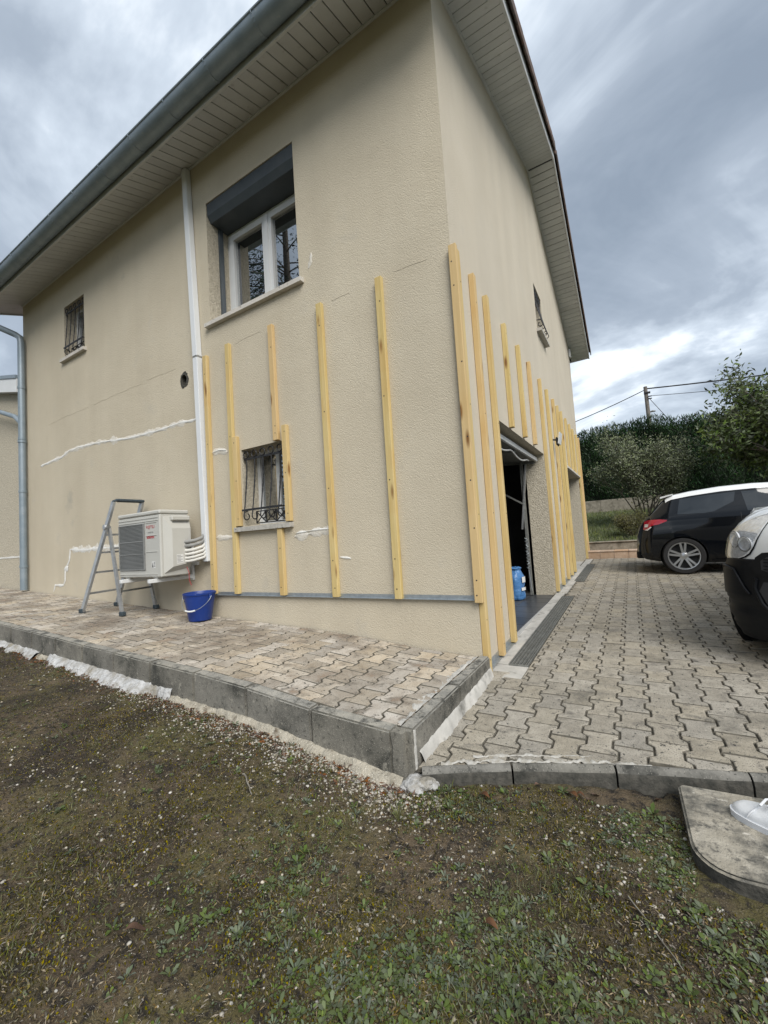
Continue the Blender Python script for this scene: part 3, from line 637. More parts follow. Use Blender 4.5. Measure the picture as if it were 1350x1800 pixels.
# concrete strip by the wall and between the gratings
mb = MB()
def slab_(x0, x1, y0, y1, up=0.004, th=0.08):
    mb.add([(x0, y0, dz(y0)+up), (x1, y0, dz(y0)+up), (x1, y1, dz(y1)+up), (x0, y1, dz(y1)+up), (x0, y0, dz(y0)-th), (x1, y0, dz(y0)-th), (x1, y1, dz(y1)-th), (x0, y1, dz(y1)-th)],
           [(0, 1, 2, 3), (0, 1, 5, 4), (1, 2, 6, 5), (2, 3, 7, 6), (3, 0, 4, 7)])
slab_(0.003, 0.256, 0.0, 0.264, -0.004); slab_(0.003, 0.108, 0.268, 3.4); slab_(0.003, 0.132, 3.404, 4.52, 0.003); slab_(0.003, 0.108, 4.524, 6.95); slab_(0.003, 0.132, 6.954, 8.03, 0.003)
mb.build('threshold_strip', 'strip', drive)
def grating(y0, y1, label):
    t2 = MB(); zz = lambda y: dz(y)
    for xx in (0.1105, 0.2465): t2.bar((xx, y0, zz(y0)-0.008), (xx, y1, zz(y1)-0.008), 0.006, 0.03)
    for yy in (y0, y1): t2.bar((0.1105, yy, zz(yy)-0.008), (0.2465, yy, zz(yy)-0.008), 0.006, 0.03)
    for xx in np.linspace(0.128, 0.230, 5): t2.bar((xx, y0, zz(y0)-0.004), (xx, y1, zz(y1)-0.004), 0.0055, 0.016)
    for yy in np.arange(y0+0.03, y1-0.01, 0.033): t2.bar((0.112, yy, zz(yy)-0.007), (0.245, yy, zz(yy)-0.007), 0.0035, 0.014)
    tag(t2.build('drain_grating', 'galvdark', None, fix=False), label, 'drain grating', 'drain gratings along the garage front')
    c = MB(); c.add([(0.108, y0, zz(y0)-0.07), (0.249, y0, zz(y0)-0.07), (0.249, y1, zz(y1)-0.07), (0.108, y1, zz(y1)-0.07), (0.108, y0, zz(y0)), (0.249, y0, zz(y0)), (0.249, y1, zz(y1)), (0.108, y1, zz(y1))],
                    [(0, 1, 2, 3), (0, 1, 5, 4), (1, 2, 6, 5), (2, 3, 7, 6), (3, 0, 4, 7)]); c.build('drain_channel', 'dark', drive)
M['galvdark'] = mk('dull_drain_steel', (0.17, 0.175, 0.165), (0.25, 0.255, 0.24), scale=20, rough=0.6, metal=0.4)
grating(0.27, 3.12, 'long steel drain grating in front of the open garage doorway')
grating(4.55, 6.87, 'steel drain grating before the second doorway, at the far end')

# step with terracotta tiles, low wall and grass bank at the end of the drive
st = empty('garden_step', 'low step faced with terracotta tiles at the far end of the driveway', 'step', loc=(0, 0, 0))
b = MB(); b.box(0.02, 4.9, 8.09, 8.5, 0.1, 0.355); b.build('core', 'strip', st)
for k in range(17):
    x0 = 0.0+k*0.29
    q = MB(); q.box(x0+0.003, x0+0.287, 8.055, 8.49, 0.358, 0.385, bev=0.005); q.build('step_tile', 'terracotta', st)
    q = MB(); q.box(x0+0.003, x0+0.287, 8.068, 8.087, 0.19, 0.355, bev=0.003); q.build('step_tile', 'terracotta', st)
lw = empty('garden_wall', 'low mossy retaining wall above the terracotta step', 'wall')
b = MB(); b.box(-0.05, 6, 8.5, 8.68, 0.1, 0.555, bev=0.012); b.build('wall_body', 'oldwall', lw)
b = MB(); b.box(-0.08, 6, 8.47, 8.71, 0.558, 0.59, bev=0.01); b.build('coping', 'oldwall', lw)
b = MB(); b.box(-0.22, 0.0, 7.99, 8.45, 0.15, 0.62, bev=0.01); b.build('end_block', 'stone', lw)
bx = np.linspace(-14, 26, 81); by = np.concatenate([[8.6], np.linspace(8.75, 16.5, 30)])
V = [(x, y, (0.52 if y < 8.7 else 0.56+0.89*(max(0, y-8.75)/6.4)**0.9 if y < 15.2 else 1.45+0.02*(y-15.2))+0.03*noise.noise((x, y, 2))) for y in by for x in bx]
V = [(x, y, z if x > -0.6 or y > 8.62 else z) for x, y, z in V]
nb = len(bx)
tag(np_mesh('grass_bank', V, [(j*nb+i, j*nb+i+1, (j+1)*nb+i+1, (j+1)*nb+i) for j in range(len(by)-1) for i in range(nb-1)], 'bank', smooth=True), None, None, kind='structure')
fw = empty('boundary_wall', 'low grey concrete wall running along the foot of the clipped hedge', 'wall')
b = MB()
for k in range(14): b.box(-10+k*2.5, -10+k*2.5+2.494, 15.3, 15.5, 1.2, 1.93, bev=0.01)
b.build('wall_body', 'oldwall', fw)
# ================================================================== HOUSE
HX, HY, ZE, SL = -7.83, 8.5, 5.50, 0.37          # left end, far end, soffit height at the wall, roof slope
house = empty('house', 'two-storey beige rendered house with grey eaves, left wall and garage gable', 'house')
Sof = lambda y: ZE+SL*(y if y < HY/2 else HY-y)
def wall_grid(mb, u0, u1, v0, v1, ops, fn):
    us = sorted(set([u0, u1]+[q for o in ops for q in o[:2] if u0 < q < u1])); vz = sorted(set([v0, v1]+[q for o in ops for q in o[2:4] if v0 < q < v1]))
    for a, b in zip(us[:-1], us[1:]):
        for c, d in zip(vz[:-1], vz[1:]):
            mu, mv = (a+b)/2, (c+d)/2
            if any(o[0] < mu < o[1] and o[2] < mv < o[3] for o in ops): continue
            mb.add([fn(a, c, 0), fn(b, c, 0), fn(b, d, 0), fn(a, d, 0)], [(0, 1, 2, 3)])
def reveals(mb, ops, fn, mi=1):
    for (a, b, c, d, dep) in ops:
        P = [(a, c), (b, c), (b, d), (a, d)]
        for i in range(4):
            p_, q = P[i], P[(i+1) % 4]
            mb.add([fn(*p_, 0), fn(*q, 0), fn(*q, dep), fn(*p_, dep)], [(0, 1, 2, 3)], mi)
fL = lambda u, v, d: (u, d, v)          # eaves wall, d = depth inwards
fR = lambda u, v, d: (-d, u, v)         # gable wall
OPL = [(-2.83, -1.51, 3.54, 4.945, 0.33), (-6.30, -5.67, 4.11, 4.93, 0.22), (-2.425, -1.845, 1.245, 2.04, 0.26), (-3.405, -3.275, 2.95, 3.095, 0.2)]
OPR = [(0.92, 3.36, 0.0, 2.08, 0.27), (5.79, 7.92, 0.12, 2.14, 0.27), (3.80, 4.42, 4.12, 4.88, 0.22)]
mb = MB(); wall_grid(mb, HX, 0, -0.4, ZE+0.02, OPL, fL); reveals(mb, OPL, fL); mb.build('wall', ['render', 'pebble'], house, fix=False)
mb = MB(); wall_grid(mb, 0, HY, -0.4, ZE, OPR, fR); reveals(mb, OPR, fR)
mb.add([(0, 0, ZE), (0, HY, ZE), (0, HY/2, ZE+SL*HY/2)], [(0, 1, 2)]); mb.build('wall', ['render_gable', 'pebble'], house, fix=False)
mb = MB(); mb.add([(HX, 0, -0.4), (HX, HY, -0.4), (HX, HY, ZE), (HX, HY/2, ZE+SL*HY/2), (HX, 0, ZE), (0, HY, -0.4), (0, HY, ZE)], [(0, 1, 2, 3, 4), (1, 5, 6, 2)]); mb.build('wall', 'render', house, fix=False)

# ---- roof
OV, GX = 0.45, 0.405
roof = empty('roof'); roof.parent = house
mb = MB()
def slope_slab(y0, y1, lo, hi, x0=HX-GX, x1=GX-0.005):
    mb.add([(x0, y0, Sof(y0)+lo), (x1, y0, Sof(y0)+lo), (x1, y1, Sof(y1)+lo), (x0, y1, Sof(y1)+lo), (x0, y0, Sof(y0)+hi), (x1, y0, Sof(y0)+hi), (x1, y1, Sof(y1)+hi), (x0, y1, Sof(y1)+hi)],
           [(3, 2, 1, 0), (4, 5, 6, 7), (0, 1, 5, 4), (1, 2, 6, 5), (2, 3, 7, 6), (3, 0, 4, 7)])
slope_slab(-OV, HY/2, 0.016, 0.15); slope_slab(HY/2, HY+OV, 0.016, 0.15)
mb.build('deck', 'dark', roof)
# rows of curved tiles on both slopes: one relief sheet
V, Fq = [], []
for side in (0, 1):
    o0 = len(V); ny, nxx = 26, 47*8+1
    for j in range(ny):
        t = j/(ny-1); y = (-OV-0.05)+(HY/2+OV+0.05)*t; yy = y if side == 0 else HY-y
        for i in range(nxx):
            x = HX-GX+(2*GX-HX)*i/(nxx-1)
            V.append((x, yy, Sof(y)+0.19+0.035*math.cos(i/8*2*math.pi)-0.012*((j % 2))))
    Fq += [(o0+j*nxx+i, o0+j*nxx+i+1, o0+(j+1)*nxx+i+1, o0+(j+1)*nxx+i) for j in range(ny-1) for i in range(nxx-1)]
o = np_mesh('tile_field', V, Fq, 'rooftile', roof, smooth=True); o['kind'] = 'stuff'
# verge tiles stepping up both rakes
ang = math.atan(SL); vm = MB()
vm.box(-0.15, 0.025, -0.19, 0.19, 0.03, 0.05, bev=0.004); vm.box(0.026, 0.045, -0.19, 0.19, -0.075, 0.05, bev=0.004)
vme = vm.mesh('verge_tile', 'rooftile')
for xx, sx in ((GX+0.025, 1), (HX-GX-0.025, -1)):
    for k in range(14):
        y = -OV+0.10+k*0.335
        if y < HY/2-0.05: inst(vme, 'verge_tile', roof, (xx, y, Sof(y)+0.165), (ang+0.035, 0, 0), (sx, 1, 1))
        y = HY+OV-0.10-k*0.335
        if y > HY/2+0.05: inst(vme, 'verge_tile', roof, (xx, y, Sof(y)+0.165), (-ang-0.035, 0, 0), (sx, 1, 1))
rm = MB(); rm.tube([(HX-GX, HY/2, Sof(HY/2)+0.2), (GX+0.05, HY/2, Sof(HY/2)+0.2)], 0.11, 12); rm.build('ridge_tile', 'rooftile', roof, smooth=50)
# barge boards and fascia
for x0, x1 in ((GX, GX+0.024), (HX-GX-0.024, HX-GX)):
    for ya, yb in ((-OV-0.02, HY/2), (HY/2, HY+OV+0.02)):
        mb = MB(); slope_slab(ya, yb, -0.025, 0.135, x0, x1); mb.build('barge_board', 'pvc', roof)
for yf, s_ in ((-OV, -1), (HY+OV, 1)):
    mb = MB(); zz = Sof(-OV); mb.box(HX-GX, GX, min(yf, yf+s_*0.022), max(yf, yf+s_*0.022), zz-0.02, zz+0.135); mb.build('fascia', 'pvc', roof)
# soffit planks
sof = MB(); sof.add([(0,0,0)], []) ; sof = empty('soffit'); sof.parent = house
pw = 0.125
pm = MB(); pm.box(-pw/2+0.004, pw/2-0.004, -0.001, OV/math.cos(ang)-0.003, 0.0, 0.013, bev=0.003); pme = pm.mesh('soffit_plank', 'pvc')
k = 0; x = -pw/2
while x > HX-GX+0.05:
    inst(pme, 'soffit_plank', sof, (x, -OV, Sof(-OV)+0.001+random.uniform(0, .0012)), (ang, 0, 0)); x -= pw
gm = MB(); gm.box(0.001, GX-0.002, -pw/2+0.004, pw/2-0.004, 0.0, 0.013, bev=0.003); gme = gm.mesh('soffit_plank', 'pvc')
step = pw*math.cos(ang)
y = -OV+step/2
while y < HY/2-0.01: inst(gme, 'soffit_plank', sof, (0, y, Sof(y)+0.001+random.uniform(0, .0012)), (ang, 0, 0)); y += step
y = HY+OV-step/2
while y > HY/2+0.01: inst(gme, 'soffit_plank', sof, (0, y, Sof(y)+0.001+random.uniform(0, .0012)), (-ang, 0, 0)); y -= step
sg = MB()
for ya, yb in ((-OV, HY/2), (HY/2, HY+OV)):
    sg.add([(HX-GX, ya, Sof(ya)+0.001), (HX, ya, Sof(ya)+0.001), (HX, yb, Sof(yb)+0.001), (HX-GX, yb, Sof(yb)+0.001)], [(0, 1, 2, 3)])
sg.build('soffit_panel', 'pvc', sof, fix=False)
# edge trims where soffit meets wall
for (a, b) in (((0.012, 0.0, Sof(0)-0.006), (0.012, HY/2, Sof(HY/2)-0.006)), ((0.012, HY/2, Sof(HY/2)-0.006), (0.012, HY, Sof(HY)-0.006)), ((HX, -0.012, ZE-0.012), (0.0, -0.012, ZE-0.012))):
    t = MB(); t.bar(a, b, 0.022, 0.016); t.build('trim', 'pvc', sof)
# gutter (half round, beaded lip) + brackets
gut = MB(); gr_, gyc, gzc = 0.098, -OV-0.105, 5.435; V = []; na = 14; xe = (HX-GX-0.05, GX+0.06)
for xx in np.linspace(xe[0], xe[1], 12):
    for rr in (gr_, gr_-0.004):
        for k in range(na+1):
            a = math.pi+math.pi*k/na; V.append((xx, gyc+rr*math.cos(a), gzc+rr*math.sin(a)))
m_ = 2*(na+1)
for i in range(11):
    for h in range(2):
        for k in range(na): c0 = i*m_+h*(na+1)+k; gut.f.append((c0, c0+1, c0+1+m_, c0+m_)); gut.m.append(0)
gut.v = V
for xx in (0, 11): gut.f.append(tuple(xx*m_+k for k in range(na+1))); gut.m.append(0)
gut.tube([(xe[0], gyc-gr_, gzc), (xe[1], gyc-gr_, gzc)], 0.011, 8)
go = gut.build('gutter', 'zinc', house, smooth=40, fix=False)
for xx in np.arange(HX-0.3, 0.4, 0.62):
    q = MB(); pts = [(xx, gyc+(gr_+0.003)*math.cos(a), gzc+(gr_+0.003)*math.sin(a)) for a in np.linspace(math.pi, 2*math.pi, 12)]
    for a, b in zip(pts[:-1], pts[1:]): q.bar(a, b, 0.022, 0.003)
    q.build('gutter_bracket', 'zinc', go, fix=False)

# ---- downpipe at the left end of the eaves wall
dp = MB(); px_ = -7.70
dp.tube([(HX-0.33, gyc, gzc-0.09), (HX-0.33, gyc, 5.28), (HX-0.30, gyc+0.02, 5.17), (-7.80, -0.12, 4.93), (px_-0.01, -0.085, 4.86), (px_, -0.075, 4.77), (px_, -0.075, 0.56)], 0.05, 14)
d_ = dp.build('downpipe', 'zinc', house, smooth=50)
for z, w in ((3.98, .055), (3.05, .058), (3.10, .054), (2.2, .055), (0.95, .056)):
    q = MB(); q.tube([(px_, -0.075, z-0.02), (px_, -0.075, z+0.02)], w+0.002, 14); q.build('pipe_collar', 'zinc', d_, smooth=50)
q = MB(); q.tube([(-9.3, -0.16, 4.0), (-8.5, -0.11, 3.72), (-7.95, -0.085, 3.53), (px_, -0.078, 3.36)], 0.04, 12); q.build('branch_pipe', 'zinc', d_, smooth=50)

# ---- windows
def frame_bars(parent, fn, u0, u1, v0, v1, d0, d1, w, mat, name='frame'):
    mb = MB(); bx_ = lambda a, b, c, d: mb.prism([(a, c), (b, c), (b, d), (a, d)], fn, d0, d1)
    bx_(u0, u1, v0, v0+w); bx_(u0, u1, v1-w, v1); bx_(u0, u0+w, v0+w, v1-w); bx_(u1-w, u1, v0+w, v1-w)
    return mb.build(name, mat, parent)
def room(parent, fn, u0, u1, v0, v1, d0, d1, mat='dark', name='interior'):
    mb = MB(); P = [(u0, v0), (u1, v0), (u1, v1), (u0, v1)]
    for i in range(4):
        p_, q = P[i], P[(i+1) % 4]; mb.add([fn(*p_, d0), fn(*q, d0), fn(*q, d1), fn(*p_, d1)], [(0, 1, 2, 3)])
    mb.add([fn(*p_, d1) for p_ in P], [(0, 1, 2, 3)]); return mb.build(name, mat, parent, fix=False)
w1 = empty('window'); w1.parent = house; w1['label'] = 'large upper window with open grey roller shutter box'
frame_bars(w1, fL, -2.83, -1.51, 3.54, 4.739, 0.29, 0.36, 0.05, 'pvcw')
for k, (a, b) in enumerate(((-2.778, -2.172), (-2.168, -1.562))):
    s_ = frame_bars(w1, fL, a, b, 3.592, 4.690, 0.268, 0.335, 0.068, 'pvcw', 'sash')
    q = MB(); q.prism([(a+0.066, 3.658), (b-0.066, 3.658), (b-0.066, 4.624), (a+0.066, 4.624)], fL, 0.300, 0.304); q.build('pane', 'glass', s_)
q = MB(); q.prism([(-2.195, 3.6), (-2.145, 3.6), (-2.145, 4.684), (-2.195, 4.684)], fL, 0.255, 0.267); q.build('meeting_stile', 'pvcw', w1)
prof = [(0.012, 4.943), (0.012, 4.805), (0.055, 4.74), (0.36, 4.74), (0.36, 4.943)]
q = MB(); q.prism(prof, lambda d, z, u: (u, d, z), -2.826, -1.514); q.build('shutter_box', 'shutter', w1)
for a in (-2.829, -1.535):
    q = MB(); q.prism([(a, 3.541), (a+0.024, 3.541), (a+0.024, 4.739), (a, 4.739)], fL, 0.15, 0.205); q.build('shutter_guide', 'shutter', w1)
q = MB(); q.prism([(-0.05, 3.489), (-0.05, 3.532), (0.29, 3.5475), (0.29, 3.489)], lambda d, z, u: (u, d, z), -2.875, -1.455); q.build('sill', 'stone', w1)
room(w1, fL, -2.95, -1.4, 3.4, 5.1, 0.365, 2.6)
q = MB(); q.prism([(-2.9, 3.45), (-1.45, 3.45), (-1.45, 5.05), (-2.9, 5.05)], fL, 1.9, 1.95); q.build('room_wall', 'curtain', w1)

def grille(parent, fn, u0, u1, z0, z1, nb, belly=0.085):
    """wrought-iron belly grille: ring scrolls on top, twisted bars swelling outwards at the foot; d negative = outwards"""
    gr = empty('grille'); gr.parent = parent
    us = np.linspace(u0+0.05, u1-0.05, nb); h = z1-z0
    zt_, zb_ = z1-0.13*h, z0+0.20*h
    for z, d in ((zt_, 0.02), (zb_, -belly*0.75)):
        q = MB(); q.prism([(u0+0.015, z-0.010), (u1-0.015, z-0.010), (u1-0.015, z+0.010), (u0+0.015, z+0.010)], fn, d-0.006, d+0.006); q.build('rail', 'iron', gr)
    for sgn, uu in ((1, u0), (-1, u1)):
        q = MB(); q.tube([fn(uu, zb_, 0.05), fn(uu+sgn*0.03, zb_, -belly*0.75)], 0.007, 6); q.tube([fn(uu, zt_, 0.05), fn(uu+sgn*0.03, zt_, 0.02)], 0.007, 6); q.build('fixing', 'iron', gr)
    for i, u in enumerate(us):
        q = MB(); path = []
        for k in range(23):
            t = k/22; z = zt_-(zt_-zb_)*t*1.12; d = 0.02-(belly+0.02)*max(0, (t-0.12)/0.88)**1.4
            path.append(fn(u, z, d))
        zc = path[-1]; ze = zt_-(zt_-zb_)*1.12
        for a in np.linspace(0, 4.2, 10): path.append(fn(u, ze-0.035*math.sin(a), -belly+0.035*(1-math.cos(a))))
        q.tube(path, [0.0065+0.002*(1 if 6 < k < 15 and k % 2 else 0) for k in range(23)]+[0.0065]*10, 6)
        q.tube([fn(u+0.036*math.sin(a), zt_+0.044-0.036*math.cos(a), 0.015) for a in np.linspace(0, 2*math.pi, 15)], 0.0065, 6)
        q.build('bar', 'iron', gr, smooth=60)
    q = MB(); y0_, y1_ = z0+0.02, zb_-0.02; n_ = max(2, nb-2); ul = np.linspace(u0+0.14, u1-0.02, n_+1)
    for z in (y0_, y1_): q.tube([fn(ul[0], z, 0.04), fn(ul[-1], z, 0.04)], 0.006, 6)
    for a, b in zip(ul[:-1], ul[1:]): q.tube([fn(a, y0_, 0.04), fn(b, y1_, 0.04)], 0.005, 6); q.tube([fn(a, y1_, 0.04), fn(b, y0_, 0.04)], 0.005, 6); q.tube([fn(a, y0_, 0.04), fn(a, y1_, 0.04)], 0.006, 6)
    q.build('lattice', 'iron', gr)
    return gr
def small_window(fn, u0, u1, z0, z1, dep, label, sillmat, nb, out=0.05, ext=0.06, belly=0.085):
    w = empty('window'); w.parent = house; w['label'] = label
    frame_bars(w, fn, u0, u1, z0, z1, dep-0.03, dep+0.03, 0.045, 'pvcw')
    um = (u0+u1)/2
    q = MB(); q.prism([(um-0.025, z0+0.045), (um+0.025, z0+0.045), (um+0.025, z1-0.045), (um-0.025, z1-0.045)], fn, dep-0.02, dep+0.02); q.build('mullion', 'pvcw', w)
    for a, b in ((u0+0.045, um-0.025), (um+0.025, u1-0.045)):
        q = MB(); q.prism([(a, z0+0.045), (b, z0+0.045), (b, z1-0.045), (a, z1-0.045)], fn, dep-0.002, dep+0.002); q.build('pane', 'glass', w)
    q = MB(); q.prism([(-out, z0-0.055), (-out, z0-0.010), (dep-0.03, z0+0.004), (dep-0.03, z0-0.055)], lambda d, z, u: fn(u, z, d), u0-ext, u1+ext); q.build('sill', sillmat, w)
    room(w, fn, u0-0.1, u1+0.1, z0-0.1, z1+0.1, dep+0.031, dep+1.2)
    grille(w, fn, u0, u1, z0, z1, nb, belly)
small_window(fL, -6.30, -5.67, 4.11, 4.93, 0.2, 'small upper window with iron grille near the downpipe', 'stone', 5, belly=0.02)
small_window(fL, -2.425, -1.845, 1.245, 2.04, 0.24, 'basement window with black wrought-iron grille between battens', 'dirtystone', 5, 0.055, 0.10, 0.045)
small_window(fR, 3.80, 4.42, 4.12, 4.88, 0.2, 'small grilled window high on the gable wall', 'dirtystone', 5, 0.075, 0.06)

# ---- hole cut for a pipe
q = MB(); n = 18
ro = [(1.0+0.28*noise.noise((math.cos(a)*1.5, math.sin(a)*1.5, 4)))*0.095 for a in np.linspace(0, 2*math.pi, n, endpoint=False)]
ri = [(1.0+0.12*noise.noise((math.cos(a)*2, math.sin(a)*2, 9)))*0.052 for a in np.linspace(0, 2*math.pi, n, endpoint=False)]
an = np.linspace(0, 2*math.pi, n, endpoint=False)
V = [(-3.34+ro[k]*0.8*math.cos(an[k]), -0.002, 3.022+ro[k]*1.1*math.sin(an[k])) for k in range(n)]+[(-3.34+ri[k]*math.cos(an[k]), -0.006, 3.022+1.25*ri[k]*math.sin(an[k])) for k in range(n)]+[(-3.34+ri[k]*math.cos(an[k]), 0.14, 3.022+1.25*ri[k]*math.sin(an[k])) for k in range(n)]
q.add(V, [(k, (k+1) % n, n+(k+1) % n, n+k) for k in range(n)]+[(n+k, n+(k+1) % n, 2*n+(k+1) % n, 2*n+k) for k in range(n)]+[tuple(2*n+k for k in range(n))])
q.build('pipe_hole', 'slabside', house, fix=False)

# ---- filler over cracks (thin ragged bands proud of the render)
def band(pts, w, mat, y=-0.0025, seed=1, ragged=0.6, name='crack_filler'):
    P = []
    for (a, b) in zip(pts[:-1], pts[1:]):
        m_ = max(2, int(math.hypot(b[0]-a[0], b[1]-a[1])/0.018)); P += [(a[0]+(b[0]-a[0])*k/m_, a[1]+(b[1]-a[1])*k/m_) for k in range(m_)]
    P.append(pts[-1]); V = []
    for i, p_ in enumerate(P):
        a, b = P[max(0, i-1)], P[min(len(P)-1, i+1)]; t = Vector((b[0]-a[0], b[1]-a[1])); t = t.normalized() if t.length else Vector((1, 0)); nn = Vector((-t.y, t.x))
        jx = 0.010*noise.noise((p_[0]*6, p_[1]*6, seed))
        ww = w*(1+ragged*1.6*noise.noise((p_[0]*8, p_[1]*8, seed+2))+ragged*0.8*noise.noise((p_[0]*33, p_[1]*33, seed+3)))*min(1, (min(i, len(P)-1-i)+0.6)/3)
        ww = max(ww, w*0.2)
        for s_, dy in ((-1, 0.0015), (-0.45, -0.004), (0.45, -0.004), (1, 0.0015)): V.append((p_[0]+nn.x*(ww*s_+jx), y+dy, p_[1]+nn.y*(ww*s_+jx)))
    np_mesh(name, V, [(4*i+k, 4*i+k+1, 4*i+k+5, 4*i+k+4) for i in range(len(P)-1) for k in range(3)], mat, house, smooth=True)
band([(-7.2, 2.562), (-6.826, 2.58), (-6.475, 2.60), (-6.2, 2.66), (-5.802, 2.655), (-5.469, 2.64), (-4.509, 2.546), (-3.87, 2.53), (-3.499, 2.534), (-3.10, 2.515)], 0.016, 'filler', seed=2)
band([(-4.2, 1.155), (-5.15, 1.142), (-5.332, 1.149), (-5.783, 1.136), (-6.232, 1.165)], 0.026, 'filler', seed=5)
band([(-6.232, 1.175), (-6.265, 1.003), (-6.352, 0.911)], 0.018, 'filler', y=-0.0042, seed=7)
band([(-6.30, 0.90), (-6.43, 0.87)], 0.045, 'filler', y=-0.0058, seed=8)
band([(-6.41, 0.88), (-6.416, 0.70), (-6.47, 0.635), (-6.75, 0.629), (-6.80, 0.532)], 0.02, 'filler', y=-0.0042, seed=9)
band([(-7.0, 2.575), (-6.5, 2.60), (-6.2, 2.655), (-5.469, 2.645), (-4.509, 2.55), (-3.87, 2.535), (-3.25, 2.525)], 0.028, 'smear', y=-0.0008, seed=61, ragged=0.9)
band([(-4.3, 1.15), (-5.2, 1.14), (-6.2, 1.16)], 0.045, 'smear', y=-0.0008, seed=62, ragged=0.9)
for k_, (xa, xb) in enumerate(((-6.9, -5.6), (-5.45, -4.2), (-4.1, -3.5), (-2.45, -2.05), (-1.15, -0.95), (-0.5, -0.2))):
    band([(xa, 3.19+0.01*(k_ % 3)), ((xa+xb)/2, 3.205), (xb, 3.20)], 0.0022, 'crackline', y=0.0022, seed=80+k_, ragged=0.8, name='hairline_crack')
band([(-2.90, 2.075), (-2.776, 2.085), (-2.639, 2.05)], 0.035, 'smear', seed=11); band([(-2.89, 2.083), (-2.776, 2.098), (-2.65, 2.075)], 0.007, 'filler', y=-0.008, seed=12)
band([(-2.87, 1.15), (-2.60, 1.142)], 0.03, 'smear', seed=13)
band([(-1.74, 1.10), (-1.585, 1.112), (-1.30, 1.135)], 0.04, 'smear', seed=15); band([(-1.72, 1.125), (-1.585, 1.142), (-1.31, 1.142)], 0.008, 'filler', y=-0.008, seed=16)
band([(-1.225, 0.887), (-1.10, 0.869)], 0.012, 'filler', seed=18)
band([(-1.39, 3.60), (-1.36, 3.66), (-1.35, 3.74)], 0.028, 'smear', seed=19)

# ---- white cable duct with its joint, battened clips
duct = empty('cable_duct', 'white vertical pipe duct running from soffit to outdoor unit', 'cable duct')
du = interp([0.9, 3.19, 5.48], [-2.99, -3.035, -3.115])
for z0, z1 in ((0.90, 3.19), (3.20, 5.47)):
    q = MB(); w_ = 0.041
    bm = bmesh.new(); bmesh.ops.create_cube(bm, size=1)
    for v in bm.verts:
        z = z0 if v.co.z < 0 else z1; v.co = Vector((du(z)+v.co.x*2*w_, -0.072 if v.co.y < 0 else -0.002, z))
    bmesh.ops.bevel(bm, geom=bm.edges[:], offset=0.007, segments=2, affect='EDGES')
    me = bpy.data.meshes.new('duct_cover'); bm.to_mesh(me); bm.free(); me.materials.append(M['duct']); smooth_by_angle(me, 40)
    ob = bpy.data.objects.new('duct_cover', me); COL.objects.link(ob); ob.parent = duct
q = MB(); q.box(du(3.195)-0.037, du(3.195)+0.037, -0.068, -0.004, 3.19, 3.20); q.build('duct_seam', 'foamdark', duct)

# ---- garage behind the open doorway
gar = empty('garage'); gar.parent = house
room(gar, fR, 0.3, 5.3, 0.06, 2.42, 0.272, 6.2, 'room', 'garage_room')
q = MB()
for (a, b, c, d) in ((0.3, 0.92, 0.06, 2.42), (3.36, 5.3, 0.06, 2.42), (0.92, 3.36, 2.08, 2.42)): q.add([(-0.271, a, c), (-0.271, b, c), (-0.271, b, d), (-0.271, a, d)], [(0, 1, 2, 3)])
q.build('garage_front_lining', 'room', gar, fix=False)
q = MB(); q.box(-6.2, 0.002, 0.92, 3.36, -0.2, 0.062); q.build('garage_screed', 'grout', gar)
tm = MB(); tm.box(0.004, 0.326, 0.004, 0.326, 0.0, 0.008, bev=0.0015); tme = tm.mesh('floor_tile', 'tile')
for i in range(9):
    for j in range(8):
        ya = 0.70+0.33*j
        if ya < 0.88: continue
        if ya+0.33 > 3.37: continue
        inst(tme, 'floor_tile', gar, (-0.335-0.33*i, ya, 0.0625))
# raised tilting door, arms and rails
gd = empty('garage_door'); gd.parent = gar; 
q = MB(); q.add([(-0.09, 0.94, 1.985), (-0.09, 3.34, 1.985), (-0.09, 3.34, 2.035), (-0.09, 0.94, 2.035), (-1.9, 0.97, 2.14), (-1.9, 3.33, 2.14), (-1.9, 3.33, 2.19), (-1.9, 0.97, 2.19)],
        [(0, 1, 2, 3), (4, 5, 6, 7), (0, 1, 5, 4), (3, 2, 6, 7), (0, 3, 7, 4), (1, 2, 6, 5)]); q.build('door_panel', 'pvcw', gd)
q = MB(); q.add([(-0.115, 0.95, 1.982), (-0.115, 3.33, 1.982), (-1.88, 3.33, 2.132), (-1.88, 0.95, 2.132)], [(0, 1, 2, 3)]); q.build('door_lining', 'galvdark', gd, fix=False)
q = MB()
for yy in (1.0, 2.15, 3.29): q.bar((-0.13, yy, 1.965), (-1.85, yy, 2.115), 0.05, 0.03)
q.build('door_rib', 'galvdark', gd)
q = MB(); q.tube([(-0.14, 1.15+0.10*k, 1.955-0.05*math.sin(math.pi*(k % 9)/8.0)) for k in range(19)], 0.010, 8); q.build('pull_cord', 'paper', gd, smooth=60)
